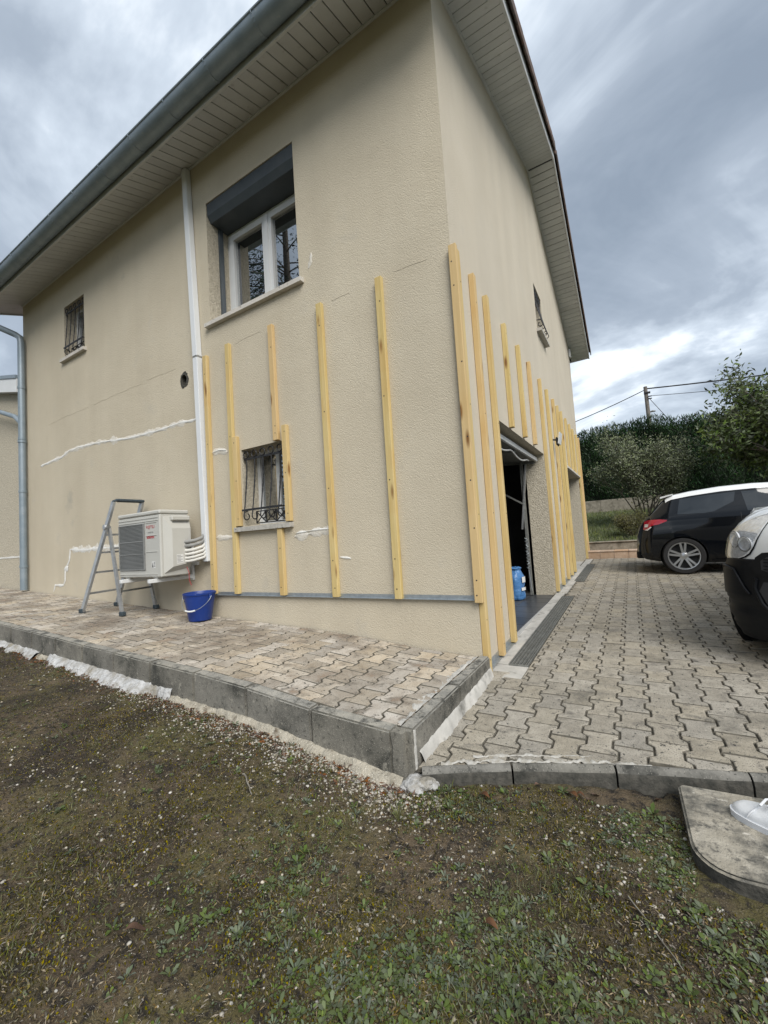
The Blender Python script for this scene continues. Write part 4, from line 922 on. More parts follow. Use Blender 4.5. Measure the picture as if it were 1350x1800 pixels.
for yy in (3.27, 1.02):
    q = MB(); q.bar((-0.31, yy, 0.08), (-0.31, yy, 2.1), 0.05, 0.035); q.build('upright_rail', 'galvdark', gd)
    q = MB(); q.bar((-0.36, yy-0.03, 1.02), (-0.24, yy-0.03, 1.95), 0.045, 0.02); q.build('lift_arm', 'alu', gd)
    q = MB(); q.bar((-0.31, yy-0.05, 1.38), (-1.2, yy-0.05, 1.95), 0.04, 0.02); q.build('lift_arm', 'galvdark', gd)
    q = MB(); q.tube([(-0.31+0.022*math.cos(t), yy-0.08+0.022*math.sin(t), 0.45+0.0037*t*2) for t in np.linspace(0, 60, 240)], 0.004, 5); q.build('spring', 'galv', gd, smooth=60)
    q = MB(); q.tube([(-0.31, yy-0.08, 0.44), (-0.29, yy-0.08, 0.15)], 0.006, 6); q.build('spring_rod', 'galv', gd)
# second doorway: closed door set back
q = MB(); q.box(-0.31, -0.272, 5.79, 7.92, 0.12, 2.14, bev=0.004); d2 = q.build('side_door', 'shutter', house)
q = MB(); q.box(-0.27, 0.0, 5.79, 7.92, 0.03, 0.165); q.build('door_threshold', 'strip', house)
q = MB(); q.box(-0.27, 0.045, 5.77, 7.94, 2.141, 2.185, bev=0.006); q.build('door_lintel', 'stone', house)
q = MB(); q.box(0.003, 0.05, 8.30, 8.46, 5.24, 5.44, bev=0.008); q.build('junction_box', 'pvc', house)
# flood lamp on the gable
fl = empty('flood_lamp', 'white flood lamp on a bracket among the battens of the gable', 'lamp')
q = MB(); q.tube([(0.0, 4.36, 2.46), (0.09, 4.36, 2.44), (0.12, 4.30, 2.44)], 0.014, 8); q.build('bracket', 'iron', fl)
q = MB(); q.box(0.07, 0.10, 4.17, 4.33, 2.33, 2.46, bev=0.01); h = q.build('lamp_housing', 'iron', fl)
q = MB(); q.add([(0.10, 4.15, 2.35), (0.13, 4.15, 2.53), (0.135, 4.37, 2.53), (0.105, 4.37, 2.35), (0.115, 4.15, 2.35), (0.145, 4.15, 2.53), (0.15, 4.37, 2.53), (0.12, 4.37, 2.35)], [(0, 1, 2, 3), (4, 5, 6, 7), (0, 1, 5, 4), (1, 2, 6, 5), (2, 3, 7, 6), (3, 0, 4, 7)]); q.build('lamp_panel', 'pvcw', fl)

# ---- lower wing at the far left
wing = empty('side_wing', 'lower pebbledashed wing at the far left behind the downpipe', 'building')
q = MB(); q.box(-13.5, HX-0.004, 0.03, 6, -0.1, 3.85); q.build('wall', 'pebble', wing)
rk = lambda x: 4.235+0.229*(HX-x)
def rake(x0, x1, y0, y1, lo, hi, name, mat):
    q = MB(); q.add([(x0, y0, rk(x0)+lo), (x1, y0, rk(x1)+lo), (x1, y1, rk(x1)+lo), (x0, y1, rk(x0)+lo), (x0, y0, rk(x0)+hi), (x1, y0, rk(x1)+hi), (x1, y1, rk(x1)+hi), (x0, y1, rk(x0)+hi)],
                    [(3, 2, 1, 0), (4, 5, 6, 7), (0, 1, 5, 4), (1, 2, 6, 5), (2, 3, 7, 6), (3, 0, 4, 7)]); q.build(name, mat, wing)
rake(-13.6, HX-0.004, -0.08, 6, -0.14, -0.02, 'roof', 'rooftile'); rake(-13.6, HX-0.01, -0.10, -0.082, -0.30, -0.062, 'barge_board', 'pvcw'); rake(-13.6, HX-0.008, -0.115, -0.081, -0.06, 0.0, 'edge_flashing', 'zinc'); rake(-13.6, HX-0.012, -0.081, 0.028, -0.30, -0.285, 'soffit', 'pvc')
q = MB(); q.add([(-13.5, 0.029, 3.84), (HX-0.004, 0.029, 3.84), (HX-0.004, 0.029, rk(HX)-0.1), (-13.5, 0.029, rk(-13.5)-0.1)], [(0, 1, 2, 3)]); q.build('gable_panel', 'pebble', wing, fix=False)
np_mesh('crack_filler', [(x, 0.024, z) for x in np.linspace(-10, HX-0.05, 40) for z in (1.105+0.01*noise.noise((x*5, 1, 1)), 1.135+0.012*noise.noise((x*5, 7, 1)))], [(2*i, 2*i+1, 2*i+3, 2*i+2) for i in range(39)], 'filler', wing)

# ================================================================== BATTENS
def batten(box, label, screws, group='timber battens fixed to the house walls', axis='y'):
    x0, x1, y0, y1, z0, z1 = box
    o = empty('timber_batten', label, 'batten', group, loc=((x0+x1)/2, (y0+y1)/2, z0))
    cx, cy, cz = o.location
    q = MB(); q.box(x0-cx, x1-cx, y0-cy, y1-cy, 0, z1-z0, bev=0.003); b_ = q.build('timber', 'wood', o)
    lean = random.uniform(-0.0035, 0.0035)
    o.rotation_euler = (0, lean, 0) if axis == 'y' else (lean, 0, 0)
    for s_ in screws:
        q = MB()
        z = s_*(z1-z0)
        off = random.uniform(-0.012, 0.012)
        if axis == 'y': c = (off, y0-cy); mat4 = Matrix.Translation((c[0], c[1]-0.0008, z)) @ Matrix.Rotation(R(90), 4, 'X')
        else: c = (x1-cx, off); mat4 = Matrix.Translation((c[0]+0.0008, c[1], z)) @ Matrix.Rotation(R(90), 4, 'Y')
        q.lathe([(0.0, 0.0), (0.0048, 0.0), (0.006, -0.0005), (0.006, -0.002)], 8, 0, mat4)
        q.build('screw_head', 'iron', o, fix=False)
    return o
ZT = 3.205; ZR = 0.545; D = 0.042; W = 0.062
S4 = (0.03, 0.12, 0.36, 0.62, 0.92)
batten((-2.945, -2.945+W, -D, -0.001, 0.548, 3.18), 'timber batten tight beside the white duct on the left wall', S4)
batten((-2.575, -2.575+W, -D, -0.001, 0.552, ZT), 'tall timber batten just left of the grilled basement window', S4)
batten((-2.506, -2.506+W, -D-0.003, -0.001, 1.247, 2.185), 'short timber batten standing on the left end of the basement sill', (0.08, 0.5, 0.93))
batten((-1.808, -1.808+W, -D-0.003, -0.001, 1.247, 2.172), 'short timber batten standing on the right end of the basement sill', (0.08, 0.5, 0.93))
batten((-1.922, -1.922+W, -D, -0.001, 2.045, ZT), 'timber batten ending above the grilled basement window', (0.06, 0.12, 0.8))
batten((-1.93, -1.93+W, -D, -0.001, 0.546, 1.188), 'short timber batten below the basement window sill', (0.12, 0.7))
batten((-1.30, -1.30+W, -D, -0.001, 0.540, ZT), 'full-height timber batten right of the basement window on left wall', S4)
batten((-0.672, -0.672+W, -D, -0.001, 0.535, ZT), 'full-height timber batten next left of the corner batten', S4)
batten((-0.012, 0.047, -D, -0.001, 0.520, ZT), 'corner timber batten facing the lawn, ending above the terrace', (0.02, 0.06, 0.2, 0.33, 0.45, 0.66, 0.88, 0.95))
ordw = ['first', 'second', 'third', 'fourth', 'fifth', 'sixth', 'seventh', 'eighth', 'ninth', 'tenth']
RB = 0.048
batten((0.002, RB, 0.004, 0.06, 0.008, ZT-0.008), 'corner timber batten on the gable side reaching down to the drive', S4, axis='x')
for k, y in enumerate((0.385, 0.775)):
    batten((0.002, RB, y, y+W, dz(y)+0.022, ZT-0.01*k), ('timber batten on the gable next to the corner pair', 'timber batten at the near edge of the open garage doorway')[k], S4, axis='x')
for k, y in enumerate((1.40, 2.03, 2.62)):
    batten((0.002, RB, y, y+W, 2.085+0.008*k, ZT-0.01), '%s of three short timber battens above the open garage doorway' % ('nearest', 'middle', 'farthest')[k], (0.08, 0.5, 0.9), axis='x')
for k, y in enumerate((3.375, 3.95, 4.55, 5.02, 5.47)):
    batten((0.002, RB, y, y+W, dz(y)+0.025, ZT-0.01), '%s of five full timber battens between the two doorways' % ('nearest', 'second', 'middle', 'fourth', 'farthest')[k], S4, axis='x')
for k, y in enumerate((6.10, 6.68, 7.23)):
    batten((0.002, RB, y, y+W, 2.187, ZT-0.01), '%s of three short timber battens above the far doorway' % ('nearest', 'middle', 'farthest')[k], (0.08, 0.5, 0.9), axis='x')
for k, y in enumerate((7.93, 8.40)):
    batten((0.002, RB, y, y+W, dz(y)+0.02, ZT-0.01), ('timber batten at the far side of the second doorway', 'last timber batten at the far end of the gable wall')[k], S4, axis='x')
# starter rails
def rail(name, label, pts_fn):
    q = MB(); pts_fn(q); tag(q.build(name, 'galv'), label, 'metal rail', 'metal starter rails at the foot of the battens')
rail('starter_rail', 'long grey metal rail under the battens of the left wall', lambda q: (q.box(-2.945, -0.014, -0.004, -0.001, 0.536, 0.568), q.box(-2.945, -0.014, -0.032, -0.004, 0.5345, 0.5375)))
def rr(y0, y1):
    def f(q):
        q.add([(0.0015, y0, dz(y0)+0.012), (0.0015, y1, dz(y1)+0.012), (0.0015, y1, dz(y1)+0.062), (0.0015, y0, dz(y0)+0.062), (0.004, y0, dz(y0)+0.012), (0.004, y1, dz(y1)+0.012), (0.004, y1, dz(y1)+0.062), (0.004, y0, dz(y0)+0.062)], [(0, 1, 2, 3), (4, 5, 6, 7), (0, 1, 5, 4), (1, 2, 6, 5), (2, 3, 7, 6), (3, 0, 4, 7)])
        q.bar((0.018, y0, dz(y0)+0.0135), (0.018, y1, dz(y1)+0.0135), 0.028, 0.003)
    return f
rail('starter_rail', 'short metal rail at the foot of the gable between corner and garage doorway', rr(0.062, 0.90))
rail('starter_rail', 'metal rail at the foot of the battens between the two doorways', rr(3.38, 5.77))
# ================================================================== OBJECTS BY THE WALL
# ---- outdoor unit of the heat pump
ac = empty('outdoor_unit', 'cream outdoor air-conditioning unit on wall brackets beside the stepladder', 'air conditioner', loc=(0, 0, 0))
AX0, AX1, AY0, AY1, AZ0, AZ1 = -3.965, -3.165, -0.455, -0.13, 0.775, 1.475
q = MB(); q.box(AX0, AX1, AY0, AY1, AZ0, AZ1-0.045, bev=0.012); q.build('casing', 'acw', ac, smooth=35)
q = MB(); q.box(AX0-0.006, AX1+0.006, AY0-0.006, AY1+0.004, AZ1-0.044, AZ1, bev=0.012); q.build('lid', 'acw', ac, smooth=35)
for z in (AZ1-0.075, AZ1-0.105): 
    q = MB(); q.box(AX0+0.005, AX1-0.03, AY0-0.005, AY0+0.001, z-0.006, z+0.006, bev=0.002); q.build('front_rib', 'acw', ac)
GX0, GX1, GZ0, GZ1 = AX0+0.02, AX0+0.515, AZ0+0.085, AZ1-0.13
q = MB(); q.box(GX0, GX1, AY0-0.0025, AY0+0.001, GZ0, GZ1); gp = q.build('fan_grille', 'acg', ac)
q = MB()
for z in np.linspace(GZ0+0.012, GZ1-0.012, 34): q.box(GX0+0.01, GX1-0.012, AY0-0.009, AY0-0.005, z-0.0028, z+0.0028)
q.build('grille_bars', 'acg', gp, fix=False)
for z in (GZ0+0.34*(GZ1-GZ0), GZ0+0.62*(GZ1-GZ0), GZ0, GZ1):
    q = MB(); q.box(GX0, GX1, AY0-0.012, AY0-0.001, z-0.005, z+0.005, bev=0.002); q.build('grille_rail', 'acg', gp)
for x in (GX0+0.004, GX1-0.006):
    q = MB(); q.box(x-0.006, x+0.006, AY0-0.0125, AY0-0.001, GZ0, GZ1, bev=0.002); q.build('grille_rail', 'acg', gp)
q = MB(); q.box(GX1+0.006, GX1+0.012, AY0-0.006, AY0, GZ0-0.01, GZ1+0.01); q.build('panel_edge', 'foamdark', ac)
for z in (AZ0+0.44, AZ0+0.27, AZ0+0.575, AZ0+0.035):
    q = MB(); q.box(GX1+0.03 if z > AZ0+0.1 else AX0+0.01, AX1-0.06, AY0-0.005, AY0+0.001, z-0.004, z+0.004, bev=0.0015); q.build('front_rib', 'acw', ac)
def text(body, size, loc, rot, mat, parent, name='lettering', bold=False, ext=0.0004):
    cu = bpy.data.curves.new(name, 'FONT'); cu.body = body; cu.size = size; cu.align_x = 'CENTER'; cu.extrude = ext
    if bold: cu.offset = size*0.02
    ob = bpy.data.objects.new(name, cu); COL.objects.link(ob)
    bpy.context.view_layer.update()
    me = bpy.data.meshes.new_from_object(ob.evaluated_get(bpy.context.evaluated_depsgraph_get())); bpy.data.objects.remove(ob)
    me.materials.clear(); me.materials.append(M[mat]); o = bpy.data.objects.new(name, me); COL.objects.link(o); o.parent = parent; o.location = loc; o.rotation_euler = rot
    return o
tx_ = (GX1+AX1)/2-0.03
text('FUJITSU', 0.045, (tx_, AY0-0.0015, AZ1-0.185), (R(90), 0, 0), 'red', ac)
text('INVERTER', 0.022, (tx_, AY0-0.0015, AZ1-0.235), (R(90), 0, 0), 'greyprint', ac)
text('atlantic', 0.048, (tx_, AY0-0.0015, AZ1-0.29), (R(90), 0, 0), 'red', ac, bold=True)
q = MB(); cx_, cz_ = AX1-0.13, AZ0+0.135
q.add([(cx_-0.03, AY0-0.0012, cz_-0.03), (cx_-0.004, AY0-0.0012, cz_-0.03), (cx_-0.017, AY0-0.0012, cz_+0.028)], [(0, 1, 2)]); q.build('warning_mark', 'ink', ac, fix=False)
q = MB(); q.add([(cx_-0.034, AY0-0.0010, cz_-0.036), (cx_+0.034, AY0-0.0010, cz_-0.036), (cx_+0.034, AY0-0.0010, cz_+0.034), (cx_-0.034, AY0-0.0010, cz_+0.034)], [(0, 1, 2, 3)]); q.build('sticker', 'paper', ac, fix=False)
for k in range(4): q = MB(); q.box(cx_+0.004, cx_+0.026, AY0-0.0014, AY0-0.0011, cz_+0.02-0.014*k, cz_+0.026-0.014*k); q.build('warning_mark', 'ink', ac)
# bulging service cover with hand recess on the right side
prof = [(AY0+0.05, AZ0+0.07), (AY1-0.012, AZ0+0.13), (AY1-0.012, AZ1-0.085), (AY0+0.05, AZ1-0.085)]
q = MB(); a = [(AX1+0.0005, y, z) for y, z in ((AY0+0.03, AZ0+0.035), (AY1-0.002, AZ0+0.075), (AY1-0.002, AZ1-0.065), (AY0+0.03, AZ1-0.065))]
b = [(AX1+0.052, y, z) for y, z in ((AY0+0.10, AZ0+0.10), (AY1-0.015, AZ0+0.13), (AY1-0.015, AZ1-0.20), (AY0+0.10, AZ1-0.20))]
q.add(a+b, [(4, 5, 6, 7), (0, 1, 5, 4), (1, 2, 6, 5), (2, 3, 7, 6), (3, 0, 4, 7)]); q.build('service_cover', 'acw', ac, smooth=20)
q = MB(); q.box(AX1, AX1+0.055, AY0+0.10, AY1-0.015, AZ1-0.118, AZ1-0.066, bev=0.01); q.build('hand_lip', 'acw', ac, smooth=35)
q = MB(); q.box(AX1, AX1+0.03, AY0+0.12, AY1-0.03, AZ1-0.165, AZ1-0.119); q.build('hand_recess', 'foamdark', ac)
q = MB(); q.add([(AX1+0.0535, AY0+0.14, AZ0+0.125), (AX1+0.0535, AY0+0.215, AZ0+0.13), (AX1+0.0535, AY0+0.215, AZ0+0.225), (AX1+0.0535, AY0+0.14, AZ0+0.225)], [(0, 1, 2, 3)]); q.build('rating_plate', 'paper', ac, fix=False)
for k in range(6): q = MB(); q.box(AX1+0.0536, AX1+0.0540, AY0+0.145, AY0+0.185+0.02*(k % 2), AZ0+0.21-0.014*k, AZ0+0.216-0.014*k); q.build('rating_text', 'greyprint', ac)
for x in (AX0+0.13, AX1-0.13):
    q = MB(); q.box(x-0.035, x+0.035, AY0+0.02, AY0+0.06, AZ0-0.014, AZ0+0.001, bev=0.003); q.box(x-0.035, x+0.035, AY1-0.06, AY1-0.02, AZ0-0.014, AZ0+0.001, bev=0.003); q.build('foot', 'acw', ac)
br = empty('wall_brackets', 'pair of pale steel wall brackets carrying the outdoor unit', 'bracket')
for x in (AX0+0.13, AX1-0.13):
    q = MB(); q.box(x-0.022, x+0.022, -0.515, -0.003, AZ0-0.054, AZ0-0.0145, bev=0.003); q.build('arm', 'pvcw', br)
    q = MB(); q.box(x-0.024, x+0.024, -0.028, -0.002, AZ0-0.075, AZ0+0.32, bev=0.003); q.build('upright', 'pvcw', br)
q = MB(); q.box(AX0+0.10, AX1-0.02, -0.03, -0.029+0.026, AZ0+0.09, AZ0+0.13); q.build('cross_rail', 'pvcw', br)
# insulated lines from the unit into the duct
for k, (z, m_, r_) in enumerate(((1.14, 'foamdark', .019), (1.095, 'foamdark', .019), (1.045, 'foam', .017), (1.005, 'foam', .016), (0.965, 'foam', .015), (0.93, 'foam', .015))):
    xe_ = -3.005+0.006*k
    pts = [(-3.16, -0.22, z-0.01), (-3.09, -0.20, z-0.012), (-3.04, -0.15-0.003*k, z-0.005), (xe_-0.004, -0.085, z+0.02), (xe_, -0.045, z+0.07), (xe_, -0.04, z+0.12)]
    q = MB(); q.tube(pts, r_, 10); o = tag(q.build('insulated_pipe', m_, None, smooth=60), ('top grey', 'second grey', 'third, pale', 'fourth, pale', 'fifth, pale', 'lowest pale')[k]+' insulated pipe bending from outdoor unit into white duct', 'pipe', 'pipes between outdoor unit and duct')
q = MB(); q.tube([(-3.12, -0.20, 0.86), (-3.10, -0.19, 0.80), (-3.10, -0.19, 0.72), (-3.08, -0.18, 0.66)], 0.0035, 6); tag(q.build('red_wire', 'red', None, smooth=60), 'thin red wire hanging below the outdoor unit', 'wire')

# ---- stepladder
ld = empty('stepladder', 'paint-spattered aluminium folding stepladder standing left of the outdoor unit', 'ladder', loc=(0, 0, 0))
fA, fB = Vector((-4.56, -0.58, tz(-4.56)+0.005)), Vector((-4.66, -0.15, tz(-4.66)+0.005))
tA, tB = Vector((-4.135, -0.415, 1.655)), Vector((-4.115, -0.10, 1.66))
rA, rB = Vector((-3.90, -0.470, tz(-3.9)+0.005)), Vector((-3.97, -0.052, tz(-3.97)+0.005))
hA, hB = fA.lerp(tA, 0.77), fB.lerp(tB, 0.77)
for a, b in ((fA, tA), (fB, tB)):
    q = MB(); q.bar(a, b, 0.025, 0.062, up=(1, 0, 0.2)); q.build('stile', 'alu', ld)
for a, b in ((rA, hA), (rB, hB)):
    q = MB(); q.bar(a, b+Vector((0, 0.028, 0)), 0.022, 0.048, up=(1, 0, 0.2)); q.build('rear_leg', 'alu', ld)
for k, t in enumerate((0.17, 0.36, 0.54, 0.70)):
    q = MB(); q.bar(fA.lerp(tA, t), fB.lerp(tB, t), 0.055, 0.022, up=(0, 0, 1)); q.build('tread', 'alu', ld)
q = MB(); q.bar(rA.lerp(hA, 0.26), rB.lerp(hB, 0.26), 0.02, 0.02); q.build('cross_brace', 'galvdark', ld)
q = MB(); q.bar(rA.lerp(hA, 0.75), rB.lerp(hB, 0.75), 0.02, 0.02); q.build('cross_brace', 'alu', ld)
for p_ in (hA, hB):
    q = MB(); q.lathe([(0, -0.03), (0.03, -0.03), (0.034, -0.02), (0.034, 0.02), (0.03, 0.03), (0, 0.03)], 16, 0, Matrix.Translation(p_) @ Matrix.Rotation(R(90), 4, 'X')); q.build('hinge', 'alu', ld, smooth=40)
for p_ in (fA, fB, rA, rB):
    q = MB(); q.box(p_.x-0.036, p_.x+0.036, p_.y-0.024, p_.y+0.024, p_.z-0.003, p_.z+0.045, bev=0.008); q.build('rubber_foot', 'rubber', ld)
q = MB(); q.tube([tA+Vector((-0.015, 0, -0.03)), tA+Vector((0, 0.0, 0.005)), tA+Vector((0.01, 0.03, 0.02)), tB+Vector((0.0, 0.0, 0.015))], 0.016, 10); q.build('top_handle', 'rubber', ld, smooth=50)
q = MB(); q.box(tA.x-0.05, tA.x+0.05, tA.y+0.05, tB.y+0.02, 1.655, 1.685, bev=0.008); q.build('top_cap', 'rubber', ld)

# ---- bucket
bx_, by_ = -2.90, -0.215; bz_ = tz(bx_)+0.004
bk = empty('bucket', 'dark blue plastic bucket with wire handle on the terrace by the wall', 'bucket', loc=(bx_, by_, bz_))
q = MB(); q.lathe([(0, 0.004), (0.108, 0.004), (0.112, 0.012), (0.152, 0.262), (0.160, 0.265), (0.162, 0.283), (0.154, 0.286), (0.148, 0.270), (0.108, 0.016), (0, 0.016)], 36); q.build('shell', 'blue', bk, smooth=40)
hp = [Vector((0.158*math.cos(a), 0.158*math.sin(a), 0.25-0.135*math.sin((a-R(215))/R(150)*math.pi)**0.75 if R(215) < a < R(365) else 0.25)) for a in np.linspace(R(215), R(365), 25)]
hp = [Vector((v.x*1.06, v.y*1.06, v.z)) for v in hp]
q = MB(); q.tube(hp, 0.0028, 6); q.build('wire_handle', 'galv', bk, smooth=60)
q = MB(); q.tube(hp[9:16], 0.0085, 8); q.build('grip', 'pvcw', bk, smooth=60)
for a in (R(215), R(365)):
    q = MB(); q.box(-0.018, 0.018, -0.006, 0.006, 0.225, 0.266, bev=0.003); o = q.build('ear', 'blue', bk); o.location = (0.156*math.cos(a), 0.156*math.sin(a), 0); o.rotation_euler = (0, 0, a+R(90))
q = MB(); q.add([(0.1475*math.cos(R(a)), 0.1475*math.sin(R(a)), z) for a, z in ((222, .19), (232, .19), (232, .215), (222, .215))], [(0, 1, 2, 3)]); q.build('sticker', 'paper', bk, fix=False)

# ---- things inside the garage doorway
sk = empty('plastic_sack', 'blue plastic sack with white labels standing just inside the garage', 'sack', loc=(-0.43, 2.86, 0.071))
q = MB(); nseg = 40; pr = [(0.0, 0.0), (0.10, 0.0), (0.125, 0.02), (0.132, 0.10), (0.135, 0.22), (0.125, 0.32), (0.10, 0.375), (0.085, 0.40), (0.105, 0.43), (0.07, 0.445), (0.0, 0.43)]
V = []
for i in range(len(pr)*3-2):
    t = i/3; k = min(int(t), len(pr)-2); f = t-k; r_ = pr[k][0]*(1-f)+pr[k+1][0]*f; z = pr[k][1]*(1-f)+pr[k+1][1]*f
    for j in range(nseg):
        a = 2*math.pi*j/nseg; rr_ = r_*(1+0.16*noise.noise((math.cos(a)*2.2, math.sin(a)*2.2, z*9))+0.05*math.sin(9*a)*max(0, (z-0.3)*6))
        V.append((rr_*math.cos(a)*0.85, rr_*math.sin(a)*1.0, z+0.012*noise.noise((math.cos(a)*3, math.sin(a)*3, z*5))*(1 if z > .1 else 0)))
m_ = len(pr)*3-2
q.add(V, [(i*nseg+k, i*nseg+(k+1) % nseg, (i+1)*nseg+(k+1) % nseg, (i+1)*nseg+k) for i in range(m_-1) for k in range(nseg)]); q.build('sack_body', 'bluebag', sk, smooth=70, fix=False)
for (a0, a1, z0, z1) in ((-32, 12, 0.24, 0.315), (-40, 0, 0.135, 0.175)):
    q = MB(); n_ = 8; V = []
    for k in range(n_+1):
        a = R(a0+(a1-a0)*k/n_)
        for z in (z0, z1): V.append((0.143*math.cos(a)*0.9, 0.143*math.sin(a)*1.02, z))
    q.add(V, [(2*k, 2*k+2, 2*k+3, 2*k+1) for k in range(n_)]); q.build('label_patch', 'paper', sk, fix=False)
cb = MB(); cb.box(-0.70, -0.56, 2.70, 2.86, 0.071, 0.47, bev=0.006); tag(cb.build('cardboard_box', 'paper'), 'pale box partly hidden behind the blue sack', 'box')
sh = empty('garage_shelf', 'dark cluttered metal shelf deep inside the garage', 'shelf')
for z in (0.5, 1.05, 1.6): q = MB(); q.box(-2.6, -2.2, 2.6, 5.0, z, z+0.03); q.build('shelf_board', 'galvdark', sh)
for y in (2.62, 4.98):
    for x in (-2.58, -2.22): q = MB(); q.box(x-0.02, x+0.02, y-0.02, y+0.02, 0.063, 2.0); q.build('post', 'galvdark', sh)

# ================================================================== CARS
def wheel_into(parent, c, r, wd, side, spokes=5):
    w = empty('wheel', loc=c); w.parent = parent
    rot = Matrix.Rotation(R(90)*side, 4, 'X'); rr_ = r*0.735
    q = MB(); q.lathe([(rr_*0.97, -wd/2), (r*0.93, -wd/2), (r*0.99, -wd*0.36), (r, -wd*0.2), (r, wd*0.2), (r*0.985, wd*0.36), (r*0.93, wd/2), (rr_*1.05, wd*0.49), (rr_*0.99, wd*0.40)], 48, 0, rot); q.build('tyre', 'tyre', w, smooth=40)
    q = MB(); q.lathe([(rr_*1.02, wd*0.44), (rr_*1.0, wd*0.47), (rr_*0.95, wd*0.46), (rr_*0.92, wd*0.36), (rr_*0.90, -wd*0.1)], 48, 0, rot)
    for k in range(spokes):
        for dd in (-0.17, 0.17):
            a = 2*math.pi*k/spokes+math.pi/2
            A = Vector((math.cos(a+dd*1.6)*rr_*0.20, math.sin(a+dd*1.6)*rr_*0.20, wd*0.37)); B = Vector((math.cos(a+dd)*rr_*0.95, math.sin(a+dd)*rr_*0.95, wd*0.42))
            o0 = len(q.v); q.bar(A, B, rr_*0.14, wd*0.10)
            for i in range(o0, len(q.v)): q.v[i] = (rot @ Vector(q.v[i]))[:]
    q.lathe([(0, wd*0.46), (rr_*0.16, wd*0.46), (rr_*0.27, wd*0.40), (rr_*0.28, wd*0.25)], 24, 0, rot); q.build('rim', 'alloy', w, smooth=40, fix=False)
    q = MB(); q.lathe([(0, wd*0.1), (rr_*0.93, wd*0.1)], 32, 0, rot); q.build('brake_disc', 'dark', w, fix=False)
    return w

car = empty('parked_car', 'black hatchback with white roof parked at the far end of the drive', 'car', loc=(1.05, 5.99, 0.137))
car.rotation_euler = (0, 0, R(-1.0))
c_top = interp([0, .02, .06, .12, .20, .30, .40, .48, .55, .8, 1.2, 1.6, 2.0, 2.25, 2.5, 2.75, 2.9, 3.2, 3.45, 3.6, 3.68, 3.72], [.50, .68, .80, .88, .95, 1.06, 1.17, 1.25, 1.285, 1.325, 1.362, 1.368, 1.345, 1.295, 1.15, .985, .905, .84, .77, .67, .56, .45])
c_bot = interp([0, .04, .12, .3, 1.0, 2.8, 3.4, 3.66, 3.72], [.36, .29, .235, .20, .17, .17, .18, .22, .32])
c_w = interp([0, .03, .08, .2, .5, 1.5, 2.8, 3.2, 3.5, 3.64, 3.72], [.48, .62, .705, .775, .80, .805, .80, .775, .70, .60, .42])
c_wr = interp([0, .1, .25, .48, .8, 1.6, 2.2, 2.7, 3.0, 3.5, 3.72], [.45, .60, .62, .575, .575, .575, .55, .60, .68, .62, .36])
c_belt = interp([0, .1, .25, .5, 1.0, 1.6, 2.4, 2.8, 3.2, 3.72], [.40, .72, .90, .935, .945, .93, .92, .88, .74, .38])
def c_section(s):
    z0, zt_, w, wr = c_bot(s), c_top(s), c_w(s), c_wr(s); zb = min(c_belt(s), zt_-0.05)
    if zb < z0+0.05: zb = (z0+zt_)/2
    hh = zb-z0
    return [(0, z0), (.80*w, z0), (.955*w, z0+.10*hh), (.985*w, z0+.30*hh), (w, z0+.62*hh), (.985*w, z0+.86*hh), (.955*w, zb), (wr+.25*(w-wr), zb+.62*(zt_-zb)), (wr, zt_-.055*min(1, (zt_-zb)/.3)), (.86*wr, zt_-.012), (.45*wr, zt_), (0, zt_)]
def catmull(P, n):
    P = [Vector(p_) for p_ in P]; P = [2*P[0]-P[1]]+P+[2*P[-1]-P[-2]]; o = []
    for i in range(1, len(P)-2):
        for k in range(n):
            t = k/n; a, b, c, d = P[i-1], P[i], P[i+1], P[i+2]
            o.append(0.5*((2*b)+(c-a)*t+(2*a-5*b+4*c-d)*t*t+(3*b-a-3*c+d)*t**3))
    o.append(P[-2]); return o
ss = sorted(set([0, .008, .02, .035, .05]+list(np.round(np.arange(.075, 3.66, .03), 3))+[3.67, 3.69, 3.705, 3.715, 3.72]))
secs = [catmull(c_section(s), 4) for s in ss]; ns = len(secs[0])
ARCH = [(.63, .285), (3.02, .285)]; AR = 0.315
bm = bmesh.new(); grid = {}
for i, s in enumerate(ss):
    for j in range(ns):
        for sd_ in (-1, 1):
            if sd_ == 1 and j in (0, ns-1): grid[i, j, 1] = grid[i, j, -1]; continue
            grid[i, j, sd_] = bm.verts.new((s, sd_*secs[i][j][0], secs[i][j][1]))
for i in range(len(ss)-1):
    for j in range(ns-1):
        for sd_ in (-1, 1):
            vs4 = [grid[i, j, sd_], grid[i+1, j, sd_], grid[i+1, j+1, sd_], grid[i, j+1, sd_]]
            if len(set(vs4)) < 4: continue
            try: bm.faces.new(vs4)
            except Exception: pass
dele = [f for f in bm.faces if any((f.calc_center_median().x-a)**2+(f.calc_center_median().z-b)**2 < AR*AR and abs(f.calc_center_median().y) > 0.5 for a, b in ARCH)]
bmesh.ops.delete(bm, geom=dele, context='FACES')
for v in bm.verts:
    if v.is_boundary and abs(v.co.y) > 0.45:
        for a, b in ARCH:
            d = Vector((v.co.x-a, v.co.z-b))
            if 0.2 < d.length < AR+0.06 and v.co.z > 0.2: d = d.normalized()*AR; v.co.x = a+d.x; v.co.z = b+d.y
for k in (0, len(ss)-1):
    try: bm.faces.new([grid[k, j, -1] for j in range(ns)]+[grid[k, j, 1] for j in range(ns-2, 0, -1)])
    except Exception: pass
bmesh.ops.recalc_face_normals(bm, faces=bm.faces[:])
me = bpy.data.meshes.new('body'); bm.to_mesh(me); bm.free(); me.materials.append(M['blackpaint']); smooth_by_angle(me, 40)
o = bpy.data.objects.new('body', me); COL.objects.link(o); o.parent = car
